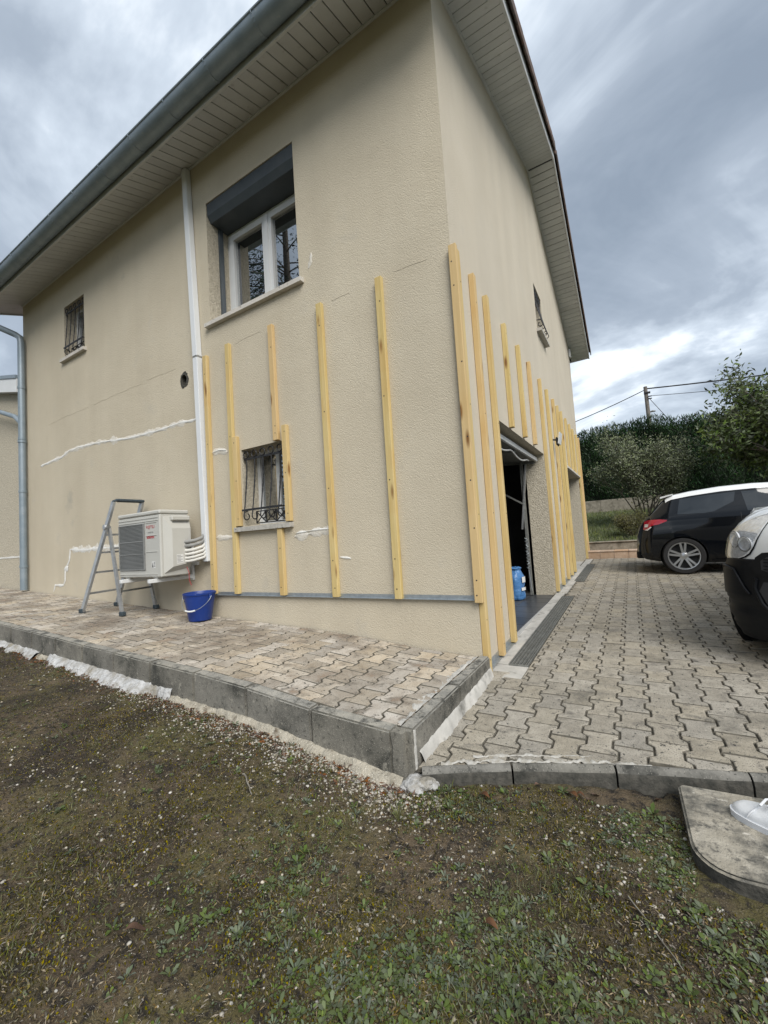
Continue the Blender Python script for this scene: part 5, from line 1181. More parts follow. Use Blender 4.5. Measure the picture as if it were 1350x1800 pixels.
def c_W(s, z):
    pts = catmull(c_section(s), 6); k0 = 6; zz = [p_[1] for p_ in pts[k0:]]; yy = [p_[0] for p_ in pts[k0:]]
    zz = np.maximum.accumulate(np.array(zz)+np.arange(len(zz))*1e-7); return float(np.interp(z, zz, yy))
def patch_mesh(poly, fn, cuts=4, thick=0.0):
    bm = bmesh.new(); bm.faces.new([bm.verts.new((a, 0, b)) for a, b in poly]); bmesh.ops.triangulate(bm, faces=bm.faces[:])
    for _ in range(cuts):
        lg = [e_ for e_ in bm.edges if e_.calc_length() > 0.045]
        if not lg: break
        bmesh.ops.subdivide_edges(bm, edges=lg, cuts=1); bmesh.ops.triangulate(bm, faces=bm.faces[:])
    for v in bm.verts: v.co = Vector(fn(v.co.x, v.co.z))
    return bm
def car_patch(name, poly, mat, off, parent=car, both=True, label=None):
    for sd_ in ((-1, 1) if both else (-1,)):
        bm = patch_mesh(poly, lambda s, z: (s, sd_*(c_W(s, z)+off), z)); me = bpy.data.meshes.new(name); bm.to_mesh(me); bm.free(); me.materials.append(M[mat]); me.polygons.foreach_set('use_smooth', [True]*len(me.polygons))
        o = bpy.data.objects.new(name, me); COL.objects.link(o); o.parent = parent
car_patch('side_window', [(.60, .955), (.66, 1.20), (.9, 1.225), (1.37, 1.25), (1.33, 1.10), (1.07, .965), (.95, .95)], 'carglass', 0.004)
car_patch('side_window', [(1.44, 1.245), (1.47, .945), (2.30, .925), (2.42, .955), (2.12, 1.22), (1.8, 1.25)], 'carglass', 0.004)
car_patch('tail_lamp', [(.115, .74), (.17, .725), (.24, .80), (.34, .815), (.45, .86), (.455, .88), (.36, .895), (.20, .895), (.14, .87)], 'redlamp', 0.009)
car_patch('lamp_insert', [(.135, .78), (.185, .78), (.195, .83), (.145, .83)], 'clearlamp', 0.012)
car_patch('lamp_insert', [(.13, .735), (.175, .722), (.235, .775), (.225, .785), (.17, .745)], 'clearlamp', 0.0115)
car_patch('door_seam', [(1.385, .30), (1.39, .30), (1.39, .93), (1.385, .93)], 'dark', 0.0012)
car_patch('sill_trim', [(.98, .20), (2.66, .20), (2.66, .235), (.98, .235)], 'blackplastic', 0.006)
# white roof panel and spoiler
rs = [s for s in ss if .44 <= s <= 2.22]; V = []
for s in rs:
    half = catmull(c_section(s), 4)[30:]; row = [(-p_[0], p_[1]) for p_ in half]+[(p_[0], p_[1]) for p_ in reversed(half[:-1])]
    V += [(s, y*1.004, z+0.006) for y, z in row]
nr = len(V)//len(rs)
o = np_mesh('roof_panel', V, [(i*nr+k, i*nr+k+1, (i+1)*nr+k+1, (i+1)*nr+k) for i in range(len(rs)-1) for k in range(nr-1)], 'whitepaint', car, smooth=True)
q = MB(); q.add([(.40, -.56, 1.238), (.40, .56, 1.238), (.58, .58, 1.284), (.58, -.58, 1.284), (.40, -.56, 1.268), (.40, .56, 1.268), (.58, .58, 1.302), (.58, -.58, 1.302)], [(0, 1, 2, 3), (4, 5, 6, 7), (0, 1, 5, 4), (1, 2, 6, 5), (2, 3, 7, 6), (3, 0, 4, 7)]); q.build('spoiler', 'whitepaint', car)
bm = bmesh.new(); V = [(s, y, c_top(s)+0.006+0.0*y) for s in np.linspace(.215, .445, 9) for y in np.linspace(-.50, .50, 9)]
np_mesh('rear_window', V, [(i*9+k, i*9+k+1, (i+1)*9+k+1, (i+1)*9+k) for i in range(8) for k in range(8)], 'carglass', car, smooth=True); bm.free()
V = [(s, y, c_top(s)+0.006) for s in np.linspace(2.26, 2.86, 9) for y in np.linspace(-.50, .50, 9)]
np_mesh('windscreen', V, [(i*9+k, i*9+k+1, (i+1)*9+k+1, (i+1)*9+k) for i in range(8) for k in range(8)], 'carglass', car, smooth=True)
q = MB(); q.box(-.015, .10, -.60, .60, .255, .37, bev=0.02); q.build('rear_bumper_trim', 'blackplastic', car, smooth=40)
for a, b in ARCH:
    for sd_ in (-1, 1):
        q = MB(); V = []
        for t in np.linspace(-0.35, math.pi+0.35, 25):
            for yy in (0.79, 0.45): V.append((a+AR*math.cos(t), sd_*yy, b+AR*math.sin(t)))
        q.add(V, [(2*i, 2*i+1, 2*i+3, 2*i+2) for i in range(24)]); q.add([(a+AR*math.cos(t), sd_*0.45, b+AR*math.sin(t)) for t in np.linspace(0, 2*math.pi, 24, endpoint=False)], [tuple(range(24))]); q.build('wheel_well', 'dark', car, fix=False)
        wheel_into(car, (a, sd_*0.705, 0.292), 0.292, 0.185, 1 if sd_ < 0 else -1)
q = MB(); q.box(2.22, 2.34, -.93, -.80, .93, 1.02, bev=0.03); q.build('mirror', 'blackpaint', car, smooth=50)
q = MB(); q.box(2.22, 2.34, .80, .93, .93, 1.02, bev=0.03); q.build('mirror', 'blackpaint', car, smooth=50)

# ---- white van at the right edge: plan outline swept up a vertical profile
van = empty('parked_van', 'white van with black front bumper at the right edge of the drive', 'van')
VO, VT, VB = Vector((2.122, 0.398)), Vector((.866, -.5)).normalized(), Vector((.5, .866)).normalized()
VZ = 0.015
half = catmull([(0, 0), (.25, .012), (.45, .045), (.58, .09), (.67, .15), (.74, .225), (.79, .31), (.82, .40), (.84, .50), (.845, .62), (.845, 1.2), (.845, 2.4), (.845, 3.5), (.82, 3.74), (.74, 3.86), (.5, 3.9), (0, 3.9)], 8)
harc = [0.0]
for a, b in zip(half[:-1], half[1:]): harc.append(harc[-1]+(b-a).length)
def v_pt(a, z, off=0.0, ofun=None):
    sg = 1 if a < 0 else -1; aa = abs(a)            # a > 0 : the side towards the house
    x = float(np.interp(aa, harc, [p_[0] for p_ in half])); s = float(np.interp(aa, harc, [p_[1] for p_ in half]))
    x2 = float(np.interp(aa+0.02, harc, [p_[0] for p_ in half])); s2 = float(np.interp(aa+0.02, harc, [p_[1] for p_ in half])); x1 = float(np.interp(aa-0.02, harc, [p_[0] for p_ in half])) if aa > 0.02 else -0.02; s1 = float(np.interp(max(0, aa-0.02), harc, [p_[1] for p_ in half]))
    t = Vector((x2-x1, s2-s1)).normalized(); nin = Vector((-t.y, t.x))
    fr = 1.0 if s < 0.45 else max(0.22, 1-(s-0.45)/0.5)
    if s > 3.3: fr = 0.22
    o_ = float(np.interp(z, [.16, .22, .32, .5, .62, .68, .76, .84, .90, .95, .99, 1.03, 1.06], [.055, .02, 0, 0, .004, .010, .018, .035, .06, .095, .14, .21, .32]))*fr-off
    x += nin.x*o_; s += nin.y*o_
    w = VO+VT*(sg*x)+VB*s
    return (w.x, w.y, z+VZ)
amax = harc[-1]
As = sorted(set(list(np.linspace(0, 1.2, 60))+list(np.linspace(1.2, amax, 70)))); As = [-a for a in reversed(As[1:])]+As
Zs = [.22, .28, .34, .45, .56, .64, .70, .76, .80, .84, .87, .90, .925, .95, .97, .99, 1.01, 1.03, 1.045, 1.06]
V = [v_pt(a, z) for z in Zs for a in As]; na = len(As)
Fq = [(j*na+i, j*na+(i+1) % na, (j+1)*na+(i+1) % na, (j+1)*na+i) for j in range(len(Zs)-1) for i in range(na)]
q = MB(); q.add(V, Fq+[tuple((len(Zs)-1)*na+i for i in range(na)), tuple(range(na))]); q.build('body', 'whitepaint', van, smooth=35)
def van_patch(name, poly, mat, off, thick=0.0, mirror=True, parent=van):
    for sg in ((1, -1) if mirror else (1,)):
        bm = patch_mesh(poly, lambda a, z: v_pt(sg*a, z, off), cuts=5)
        me = bpy.data.meshes.new(name); bm.to_mesh(me); bm.free(); me.materials.append(M[mat]); me.polygons.foreach_set('use_smooth', [True]*len(me.polygons))
        o = bpy.data.objects.new(name, me); COL.objects.link(o); o.parent = parent
    return o
def van_grid(name, a0, a1, zs, mat, off, sm=60):
    aa = np.linspace(a0, a1, max(4, int(abs(a1-a0)/0.025)))
    V = [v_pt(a, z, off(z) if callable(off) else off) for z in zs for a in aa]; n_ = len(aa)
    return np_mesh(name, V, [(j*n_+i, j*n_+i+1, (j+1)*n_+i+1, (j+1)*n_+i) for j in range(len(zs)-1) for i in range(n_-1)], mat, van, smooth=True)
van_grid('bumper', -1.30, 1.30, [.14, .15, .17, .20, .24, .26, .30, .34, .36, .40, .42, .46, .50, .54, .58, .62, .66, .69, .705, .708], 'blackplastic',
         lambda z: -0.06 if z < .145 else 0.012 if z < .25 else 0.004 if z < .27 else 0.016 if z < .35 else 0.006 if z < .41 else 0.020 if z < .59 else 0.016 if z < .69 else 0.008 if z < .706 else -0.02)
van_patch('bumper_corner', [(.60, .48), (.68, .46), (1.0, .44), (1.05, .63), (.80, .637), (.695, .625), (.655, .57)], 'blackplastic', 0.030)
HL = [(a-.075, z) for a, z in [(.955, .745), (.955, .80), (.93, .865), (.83, .937), (.73, .981), (.64, 1.003), (.59, 1.000), (.567, .985), (.575, .955), (.605, .872), (.640, .785), (.665, .745), (.705, .722), (.757, .708), (.88, .705), (.935, .718)]]
van_patch('headlight_rim', [(a+(0.012 if a > .76 else -0.009), z+(0.008 if z > .85 else -0.008)) for a, z in HL], 'blackplastic', 0.004)
van_patch('headlight_reflector', HL, 'chrome', 0.0065)
van_patch('headlight_lens', HL, 'lens', 0.022)
for (ca, cz, rr_) in ((.735, .838, .052), (.622, .808, .045)):
    for sg in (1, -1):
        c0 = Vector(v_pt(sg*ca, cz, 0.012)); c1 = Vector(v_pt(sg*ca, cz, 0.06)); nrm = (c1-c0).normalized()
        mt = Matrix.Translation(c0) @ nrm.to_track_quat('Z', 'Y').to_matrix().to_4x4()
        q = MB(); q.lathe([(rr_*1.06, -0.012), (rr_*1.06, 0.006), (rr_*0.98, 0.008), (rr_*0.92, 0.0), (rr_*0.6, -0.012), (rr_*0.32, -0.016), (rr_*0.28, -0.004), (0, 0.0)], 28, 0, mt); q.build('lamp_bowl', 'chrome', van, smooth=50)
        q = MB(); q.lathe([(rr_*1.20, 0.002), (rr_*1.16, 0.007), (rr_*1.08, 0.006), (rr_*1.06, 0.0)], 28, 0, mt); q.build('lamp_ring', 'galvdark', van, smooth=50)
# hood-to-bumper edge: grille surround and slats
van_patch('grille_surround', [(0, .60), (.49, .60), (.538, .615), (.548, .66), (.533, .72), (.49, .752), (0, .80)], 'blackplastic', 0.026)
van_patch('grille_mesh', [(0, .63), (.45, .625), (.495, .64), (.498, .70), (.46, .725), (0, .76)], 'dark', 0.030)
for z in (.645, .668, .691, .712):
    for sg in (1, -1):
        aa = np.linspace(0.02, .478, 16); q = MB(); q.tube([v_pt(sg*a, z, 0.034) for a in aa], 0.004, 6); q.build('grille_slat', 'blackplastic', van, smooth=60)
van_patch('lower_intake', [(0, .33), (.40, .34), (.475, .40), (.52, .50), (.49, .56), (0, .57)], 'dark', 0.024)
q = MB(); q.tube([v_pt(a, z, 0.026) for a, z in ((.53, .58), (.545, .52), (.51, .42), (.46, .36), (.35, .325), (.2, .32))], 0.012, 8); q.build('bumper_rib', 'blackplastic', van, smooth=60)
q = MB(); q.tube([v_pt(a, z, 0.030) for a, z in ((.98, .64), (.80, .645), (.70, .632), (.655, .573), (.615, .51), (.58, .47))], 0.009, 8); q.build('bumper_rib', 'blackplastic', van, smooth=60)
def vw(lat, s, z): w = VO+VT*lat+VB*s; return (w.x, w.y, z+VZ)
bm = bmesh.new(); P = [vw(-.76, .98, 1.03), vw(.76, .98, 1.03), vw(.80, 3.86, 1.03), vw(-.80, 3.86, 1.03), vw(-.66, 1.62, 1.74), vw(.66, 1.62, 1.74), vw(.70, 3.78, 1.76), vw(-.70, 3.78, 1.76)]
vv = [bm.verts.new(p_) for p_ in P]
for f in [(3, 2, 1, 0), (4, 5, 6, 7), (0, 1, 5, 4), (1, 2, 6, 5), (2, 3, 7, 6), (3, 0, 4, 7)]: bm.faces.new([vv[i] for i in f])
bmesh.ops.bevel(bm, geom=bm.edges[:], offset=0.05, segments=4, affect='EDGES'); bmesh.ops.recalc_face_normals(bm, faces=bm.faces[:])
me = bpy.data.meshes.new('cabin'); bm.to_mesh(me); bm.free(); me.materials.append(M['whitepaint']); smooth_by_angle(me, 40); o = bpy.data.objects.new('cabin', me); COL.objects.link(o); o.parent = van
def lerp3(a, b, t): return tuple(a[i]+(b[i]-a[i])*t for i in range(3))
def quad_on(P4, u0, u1, v0, v1, off, name, mat):
    a, b, c, d = [Vector(p_) for p_ in P4]; n_ = (b-a).cross(d-a).normalized(); g_ = lambda u, v: (a.lerp(b, u).lerp(d.lerp(c, u), v)+n_*off)[:]
    q = MB(); q.add([g_(u0, v0), g_(u1, v0), g_(u1, v1), g_(u0, v1)], [(0, 1, 2, 3)]); q.build(name, mat, van, fix=False)
quad_on((P[0], P[1], P[5], P[4]), .07, .93, .08, .90, 0.004, 'windscreen', 'carglass')
quad_on((P[3], P[0], P[4], P[7]), .60, .90, .12, .86, 0.004, 'side_window', 'carglass'); quad_on((P[1], P[2], P[6], P[5]), .10, .40, .12, .86, 0.004, 'side_window', 'carglass')
quad_on((P[2], P[3], P[7], P[6]), .1, .9, .2, .85, 0.004, 'rear_window', 'carglass')
for lat, sd_ in ((-.80, -1), (.80, 1)):
    for s in (.80, 3.25):
        c = vw(lat, s, .30); w = empty('wheel', loc=c); w.parent = van; w.rotation_euler = (0, 0, math.atan2(VB.y, VB.x))
        t_ = MB(); rot = Matrix.Rotation(R(90)*(-1 if sd_ < 0 else 1), 4, 'X')
        t_.lathe([(.20, -.09), (.28, -.09), (.298, -.05), (.30, 0), (.298, .05), (.28, .09), (.20, .085), (.19, .06)], 40, 0, rot); t_.build('tyre', 'tyre', w, smooth=40)
        t_ = MB(); t_.lathe([(.195, .06), (.17, .075), (.06, .06), (0, .065)], 32, 0, rot); t_.build('rim', 'alloy', w, smooth=40)
        t_ = MB(); t_.lathe([(.335, .0), (.335, .062), (.30, .063)], 40, 0, rot); t_.build('arch_trim', 'blackplastic', w, smooth=40)

# ================================================================== COVER SLAB AND SHOE
sl = empty('cover_slab', 'old rounded concrete cover slab lying by the drive kerb', 'slab')
def rrect(x0, x1, y0, y1, rs_, n=8):
    o = []
    for (r, sx, sy, a0) in ((rs_[0], 1, 1, 0), (rs_[1], 0, 1, 90), (rs_[2], 0, 0, 180), (rs_[3], 1, 0, 270)):
        cx = x1-r if sx else x0+r; cy = y1-r if sy else y0+r
        o += [(cx+r*math.cos(R(a0+90*k/n)), cy+r*math.sin(R(a0+90*k/n))) for k in range(n+1)]
    return o
out = [(x+0.004*noise.noise((x*9, y*9, 1)), y+0.004*noise.noise((x*9, y*9, 7))) for x, y in rrect(0, 0.60, 0, 0.47, (0.05, 0.025, 0.125, 0.11))]
def slab_obj(name, sc, z0, z1, mat, bev):
    bm = bmesh.new(); f = bm.faces.new([bm.verts.new((0.31+(x-0.31)*sc, 0.26+(y-0.26)*sc, z0)) for x, y in out])
    r_ = bmesh.ops.extrude_face_region(bm, geom=[f]); 
    for v in r_['geom']:
        if isinstance(v, bmesh.types.BMVert): v.co.z = z1
    bmesh.ops.recalc_face_normals(bm, faces=bm.faces[:])
    bmesh.ops.bevel(bm, geom=[e_ for e_ in bm.edges if e_.verts[0].co.z > z1-1e-4 and e_.verts[1].co.z > z1-1e-4], offset=bev, segments=3, affect='EDGES')
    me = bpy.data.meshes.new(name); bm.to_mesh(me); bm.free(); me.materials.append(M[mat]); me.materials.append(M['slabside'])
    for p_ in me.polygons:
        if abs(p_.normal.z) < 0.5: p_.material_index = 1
    smooth_by_angle(me, 35); o = bpy.data.objects.new(name, me); COL.objects.link(o); o.parent = sl; return o
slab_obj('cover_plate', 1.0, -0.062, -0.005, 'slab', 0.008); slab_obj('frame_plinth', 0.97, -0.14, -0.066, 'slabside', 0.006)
sl.location = (1.085, -1.345, -0.040); sl.rotation_euler = (R(0.6), R(-1.2), R(1.5))

shoe = empty('shoe', 'white shoe with its toe resting on the concrete cover slab', 'shoe', loc=(1.236, -0.985, -0.044))
shoe.rotation_euler = (0, 0, R(-34)); shoe.scale = (1.12, 1.12, 1.12)
def shoe_half(s): return float(np.interp(s, [0, .01, .03, .07, .12, .18, .23, .26, .275, .28], [.012, .028, .040, .047, .046, .038, .036, .034, .026, .012]))
V = []; prof = []
st_ = list(np.linspace(0, .28, 30)); nr = 18
for s in st_:
    h_ = float(np.interp(s, [0, .02, .05, .09, .13, .17, .21, .26, .28], [.030, .044, .052, .060, .078, .092, .088, .095, .085])); w = shoe_half(s)
    for k in range(nr+1):
        a = math.pi*k/nr; V.append((s, -w*math.cos(a)*(1 if k not in (0, nr) else 1), 0.020+(h_-0.020)*math.sin(a)**0.7))
q = MB(); n_ = nr+1; q.add(V, [(i*n_+k, i*n_+k+1, (i+1)*n_+k+1, (i+1)*n_+k) for i in range(len(st_)-1) for k in range(nr)]+[tuple(range(n_)), tuple((len(st_)-1)*n_+k for k in range(n_))]); q.build('upper', 'shoe', shoe, smooth=60)
pl = [(s-0.004, -(shoe_half(s)+0.005)) for s in st_]+[(s-0.004, shoe_half(s)+0.005) for s in reversed(st_)]
q = MB(); q.prism(pl, lambda u, v, d: (u, v, d), 0.001, 0.023); q.build('sole', 'sole', shoe, smooth=40)
q = MB(); q.tube([(0.055+0.03*math.cos(a)*0.6, shoe_half(.06)*1.0*math.sin(a), 0.022+0.034*max(0, math.cos(a*0.98))**0.6) for a in np.linspace(-1.5, 1.5, 15)], 0.0022, 6); q.build('toe_seam', 'sole', shoe, smooth=60)
for k in range(4): q = MB(); s = .085+.02*k; w = 0.028; q.tube([(s, -w, 0.072+.006*k), (s+.004, 0, 0.083+.007*k), (s, w, 0.072+.006*k)], 0.0035, 6); q.build('lace', 'sole', shoe, smooth=60)
# ================================================================== PLANTS, POLE
def leaf_mesh(P, Dv, Nv, L, W, fold=0.0):
    P = np.asarray(P, float); Dv = np.asarray(Dv, float); Dv /= np.linalg.norm(Dv, axis=1, keepdims=True)+1e-9
    S = np.cross(Dv, Nv); S /= np.linalg.norm(S, axis=1, keepdims=True)+1e-9; N2 = np.cross(S, Dv)
    L = np.asarray(L, float).reshape(-1, 1); W = np.asarray(W, float).reshape(-1, 1); n = len(P)
    V = np.stack([P, P+Dv*L*0.45+S*W/2+N2*L*fold, P+Dv*L, P+Dv*L*0.45-S*W/2+N2*L*fold], 1).reshape(-1, 3)
    return V, np.arange(4*n).reshape(-1, 4)
def leaf6(P, Dv, Nv, L, W, fold=0.08):
    P = np.asarray(P, float); Dv = np.asarray(Dv, float); Dv /= np.linalg.norm(Dv, axis=1, keepdims=True)+1e-9
    S = np.cross(Dv, Nv); S /= np.linalg.norm(S, axis=1, keepdims=True)+1e-9; N2 = np.cross(S, Dv)
    L = np.asarray(L, float).reshape(-1, 1); W = np.asarray(W, float).reshape(-1, 1); n = len(P)
    V = np.stack([P-S*W*.07, P+Dv*L*.38+S*W*.34+N2*L*fold, P+Dv*L*.74+S*W*.5+N2*L*fold, P+Dv*L-N2*L*fold*.6, P+Dv*L*.74-S*W*.5+N2*L*fold, P+Dv*L*.38-S*W*.34+N2*L*fold], 1).reshape(-1, 3)
    b = np.arange(n)[:, None]*6; return V, np.concatenate([b+np.array([[0, 1, 4, 5]]), b+np.array([[1, 2, 3, 4]])], 0)
def rdir(n): v = rng.normal(size=(n, 3)); return v/np.linalg.norm(v, axis=1, keepdims=True)
def leafset(name, P, Dv, L, W, mat, parent=None, fold=0.12, Nv=None, **k):
    n = len(P); V, Fc = leaf_mesh(P, Dv, rdir(n) if Nv is None else Nv, L, W, fold)
    return np_mesh(name, V, Fc, mat, parent, rnd=np.repeat(rng.random(n), 4), **k)

# ---- thuja hedge: dark core and upright sprays
hd = empty('hedge', 'tall clipped dark green hedge behind the low concrete wall', 'hedge')
htop = lambda x: 4.72+0.10*np.sin(x*1.3)+0.06*np.sin(x*3.7+1)-0.05*(x > 3)*(x-3)
q = MB(); hx = np.arange(-12, 26.01, 0.5)
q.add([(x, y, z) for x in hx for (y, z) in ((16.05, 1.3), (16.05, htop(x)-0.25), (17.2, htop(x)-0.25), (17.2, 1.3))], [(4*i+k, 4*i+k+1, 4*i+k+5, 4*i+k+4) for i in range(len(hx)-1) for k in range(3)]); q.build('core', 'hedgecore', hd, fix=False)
n = 42000; x = rng.uniform(-2.5, 9, n); t = rng.random(n); z = 1.65+(htop(x)-1.55)*t**0.9; y = 15.95+rng.normal(0, 0.13, n)+0.16*np.sin(x*2.1+z*1.3)+0.1*np.sin(x*5+z*4)
P = np.stack([x, y, z], 1); Dv = np.stack([rng.normal(0, .35, n), rng.normal(-.35, .3, n), rng.uniform(.2, 1.1, n)], 1)
P2 = np.stack([rng.uniform(-2.5, 9, 7000), rng.uniform(15.9, 17.1, 7000), np.zeros(7000)], 1); P2[:, 2] = htop(P2[:, 0])-0.2+rng.normal(0, 0.07, 7000)
D2 = np.stack([rng.normal(0, .3, 7000), rng.normal(-.1, .3, 7000), rng.uniform(.6, 1.2, 7000)], 1)
leafset('foliage', np.vstack([P, P2]), np.vstack([Dv, D2]), rng.uniform(.09, .24, n+7000), rng.uniform(.014, .036, n+7000), 'hedge', hd)
n = 4000; xx = np.concatenate([rng.uniform(-12, -2.5, n//2), rng.uniform(9, 26, n//2)]); P = np.stack([xx, 15.95+rng.normal(0, .12, n), 1.7+(htop(xx)-1.6)*rng.random(n)], 1)
leafset('foliage', P, rdir(n)+np.array([0, -.3, .8]), rng.uniform(.25, .45, n), rng.uniform(.1, .18, n), 'hedge', hd)

def grow(base, n_st, spread, height, r0, levels, seed, up=0.55, kids=3):
    """recursive stems; returns tube list [(pts, radii)] and twig tips/dirs"""
    rr_ = random.Random(seed); tubes = []; tips = []
    def rec(p_, d, L, r, lv):
        pts = [p_]; rad = [r]; q_ = p_.copy(); dd = d.copy(); k_ = 4
        for i in range(k_):
            dd = (dd+Vector((rr_.gauss(0, .16), rr_.gauss(0, .16), rr_.gauss(.03*up, .10)))).normalized(); q_ = q_+dd*L/k_
            pts.append(q_.copy()); rad.append(r*(1-.5*(i+1)/k_))
            if lv <= 1: tips.append((q_.copy(), dd.copy()))
        tubes.append((pts, rad))
        if lv > 0:
            for _ in range(kids):
                t = rr_.uniform(.35, 1); i = min(k_-1, int(t*k_)); b = pts[i].lerp(pts[i+1], t*k_-i)
                rec(b, (dd+Vector((rr_.gauss(0, spread), rr_.gauss(0, spread), rr_.uniform(0, up)))).normalized(), L*rr_.uniform(.5, .75), r*.5, lv-1)
    for i in range(n_st):
        a = 2*math.pi*i/n_st+rr_.uniform(-.4, .4)
        rec(Vector(base)+Vector((math.cos(a), math.sin(a), 0))*r0*1.5, Vector((math.cos(a)*spread*.7, math.sin(a)*spread*.7, 1)).normalized(), height*rr_.uniform(.45, .62), r0, levels)
    return tubes, tips
def plant(name, label, cat, base, mats, n_st, spread, height, r0, levels, seed, nleaf, L, W, jit, up=.55, kids=3, droop=0.0, group=None, twigs=0):
    o = empty(name, label, cat, group); tubes, tips = grow(base, n_st, spread, height, r0, levels, seed, up, kids)
    q = MB()
    for pts, rad in tubes: q.tube(pts, rad, 5, cap=False)
    q.build('trunk' if n_st < 3 else 'stems', mats[0], o, smooth=60, fix=False)
    T = np.array([t[0][:] for t in tips]); Dd = np.array([t[1][:] for t in tips]); idx = rng.integers(0, len(T), nleaf)
    P = T[idx]+rng.normal(0, jit, (nleaf, 3)); Dv = Dd[idx]*.6+rdir(nleaf)*.9; Dv[:, 2] -= droop
    leafset('crown', P, Dv, rng.uniform(*L, nleaf), rng.uniform(*W, nleaf), mats[1], o)
    return o
plant('shrub', 'loose grey-green many-stemmed shrub in front of the hedge', 'shrub', (1.36, 11.2, 0.90), ('bark', 'shrub'), 11, .60, 2.55, .022, 3, 5, 27000, (.04, .085), (.02, .04), .11, up=.75)
plant('low_shrub', 'low yellowish heath-like bush between the low wall and shrub', 'shrub', (1.0, 9.3, 0.62), ('bark', 'heath'), 14, .9, .75, .012, 2, 8, 8000, (.03, .07), (.006, .014), .06, up=.5)
plant('low_shrub', 'low heath-like bush half hidden behind the black car', 'shrub', (1.75, 9.4, 0.64), ('bark', 'heath'), 12, .9, .7, .012, 2, 18, 4000, (.03, .07), (.006, .014), .06, up=.5)
plant('fruit_tree', 'leafy cherry-like tree rising at the right edge behind the cars', 'tree', (4.75, 10.4, 0.95), ('bark', 'cherry'), 4, .66, 3.5, .06, 4, 12, 16000, (.09, .17), (.035, .06), .14, up=.42, kids=4, droop=.55)
plant('fruit_tree', 'second leafy tree further right with leaves against the sky', 'tree', (6.2, 11.4, 0.95), ('bark', 'cherry'), 2, .6, 3.4, .08, 4, 31, 12000, (.09, .17), (.035, .06), .16, up=.42, kids=4, droop=.55)
# tall conifer on the lawn behind the viewer (seen only mirrored in the window)
cf = empty('conifer_tree', 'tall dark conifer mirrored in the large upper window', 'tree')
cb_ = Vector((-9.7, -8.3, 0.3)); q = MB(); q.tube([cb_+Vector((0, 0, z)) for z in (-.6, 2, 7, 13, 19.5)], [.26, .24, .18, .11, .02], 10); q.build('trunk', 'bark', cf, smooth=60)
PP, DD = [], []; q = MB()
for k in range(120):
    z = random.uniform(2.5, 19); Lb = (19.8-z)*0.24+0.5; a = random.uniform(0, 2*math.pi); d = Vector((math.cos(a), math.sin(a), 0))
    pts = [cb_+Vector((0, 0, z))+d*Lb*t+Vector((0, 0, .25*Lb*t-.55*Lb*t*t)) for t in np.linspace(0, 1, 7)]
    q.tube(pts, [.03*(1-t*.8) for t in np.linspace(0, 1, 7)], 5, cap=False)
    for _ in range(150):
        t = random.uniform(.15, 1); i = min(5, int(t*6)); b = pts[i].lerp(pts[i+1], t*6-i); sd_ = d.cross(Vector((0, 0, 1)))*random.gauss(0, .14*Lb*.6)
        PP.append((b+sd_+Vector((0, 0, random.gauss(-.06, .06))))[:]); DD.append((d*.6+sd_*2+Vector((0, 0, -.5)))[:])
q.build('branches', 'bark', cf, fix=False)
leafset('crown', np.array(PP), np.array(DD)+rng.normal(0, .2, (len(PP), 3)), rng.uniform(.12, .3, len(PP)), rng.uniform(.02, .06, len(PP)), 'needle', cf)

# ---- utility pole and lines
po = empty('utility_pole', 'weathered utility pole rising above the hedge', 'utility pole', loc=(2.2, 22, 1.5))
q = MB(); q.tube([(0, 0, -2), (0, 0, 3), (-.03, 0, 6.33)], [.12, .11, .085], 10); q.build('pole_shaft', 'pole', po, smooth=60)
q = MB(); q.tube([(0, 0, 5.0), (.18, 0, 5.02), (.30, 0, 5.0)], [.03, .05, .03], 8); q.build('pole_lamp', 'galvdark', po)
q = MB(); q.box(-.12, .16, -.12, .02, 5.95, 6.03); q.build('pole_clamp', 'iron', po)
for z in (5.78, 5.66): q = MB(); q.tube([(.04, -.1, z), (.2, -.1, z)], .03, 8); q.build('insulator', 'iron', po)
def wire(label, a, b, sag, r):
    a, b = Vector(a), Vector(b); pts = [a.lerp(b, t)-Vector((0, 0, sag*4*t*(1-t))) for t in np.linspace(0, 1, 25)]
    q = MB(); q.tube(pts, r, 5); tag(q.build('overhead_line', 'cable', None, smooth=60, fix=False), label, 'cable', 'overhead lines at the utility pole')
wire('overhead line running from the pole left towards the house', (2.15, 22, 7.68), (-14, 24, 6.6), 1.0, .022)
wire('thickest overhead line running right from the pole top', (2.2, 22, 7.72), (22, 21, 6.5), .35, .034)
wire('thin overhead line below the thickest one, right of the pole', (2.25, 22, 7.33), (22, 21, 5.3), .25, .014)
wire('slack stay cable slanting down from the pole into the hedge', (2.27, 22, 7.24), (3.6, 21.6, 4.8), .0, .014)
wire('lowest overhead line just above the hedge top', (2.4, 24, 6.1), (22, 21, 7.6), .4, .014)

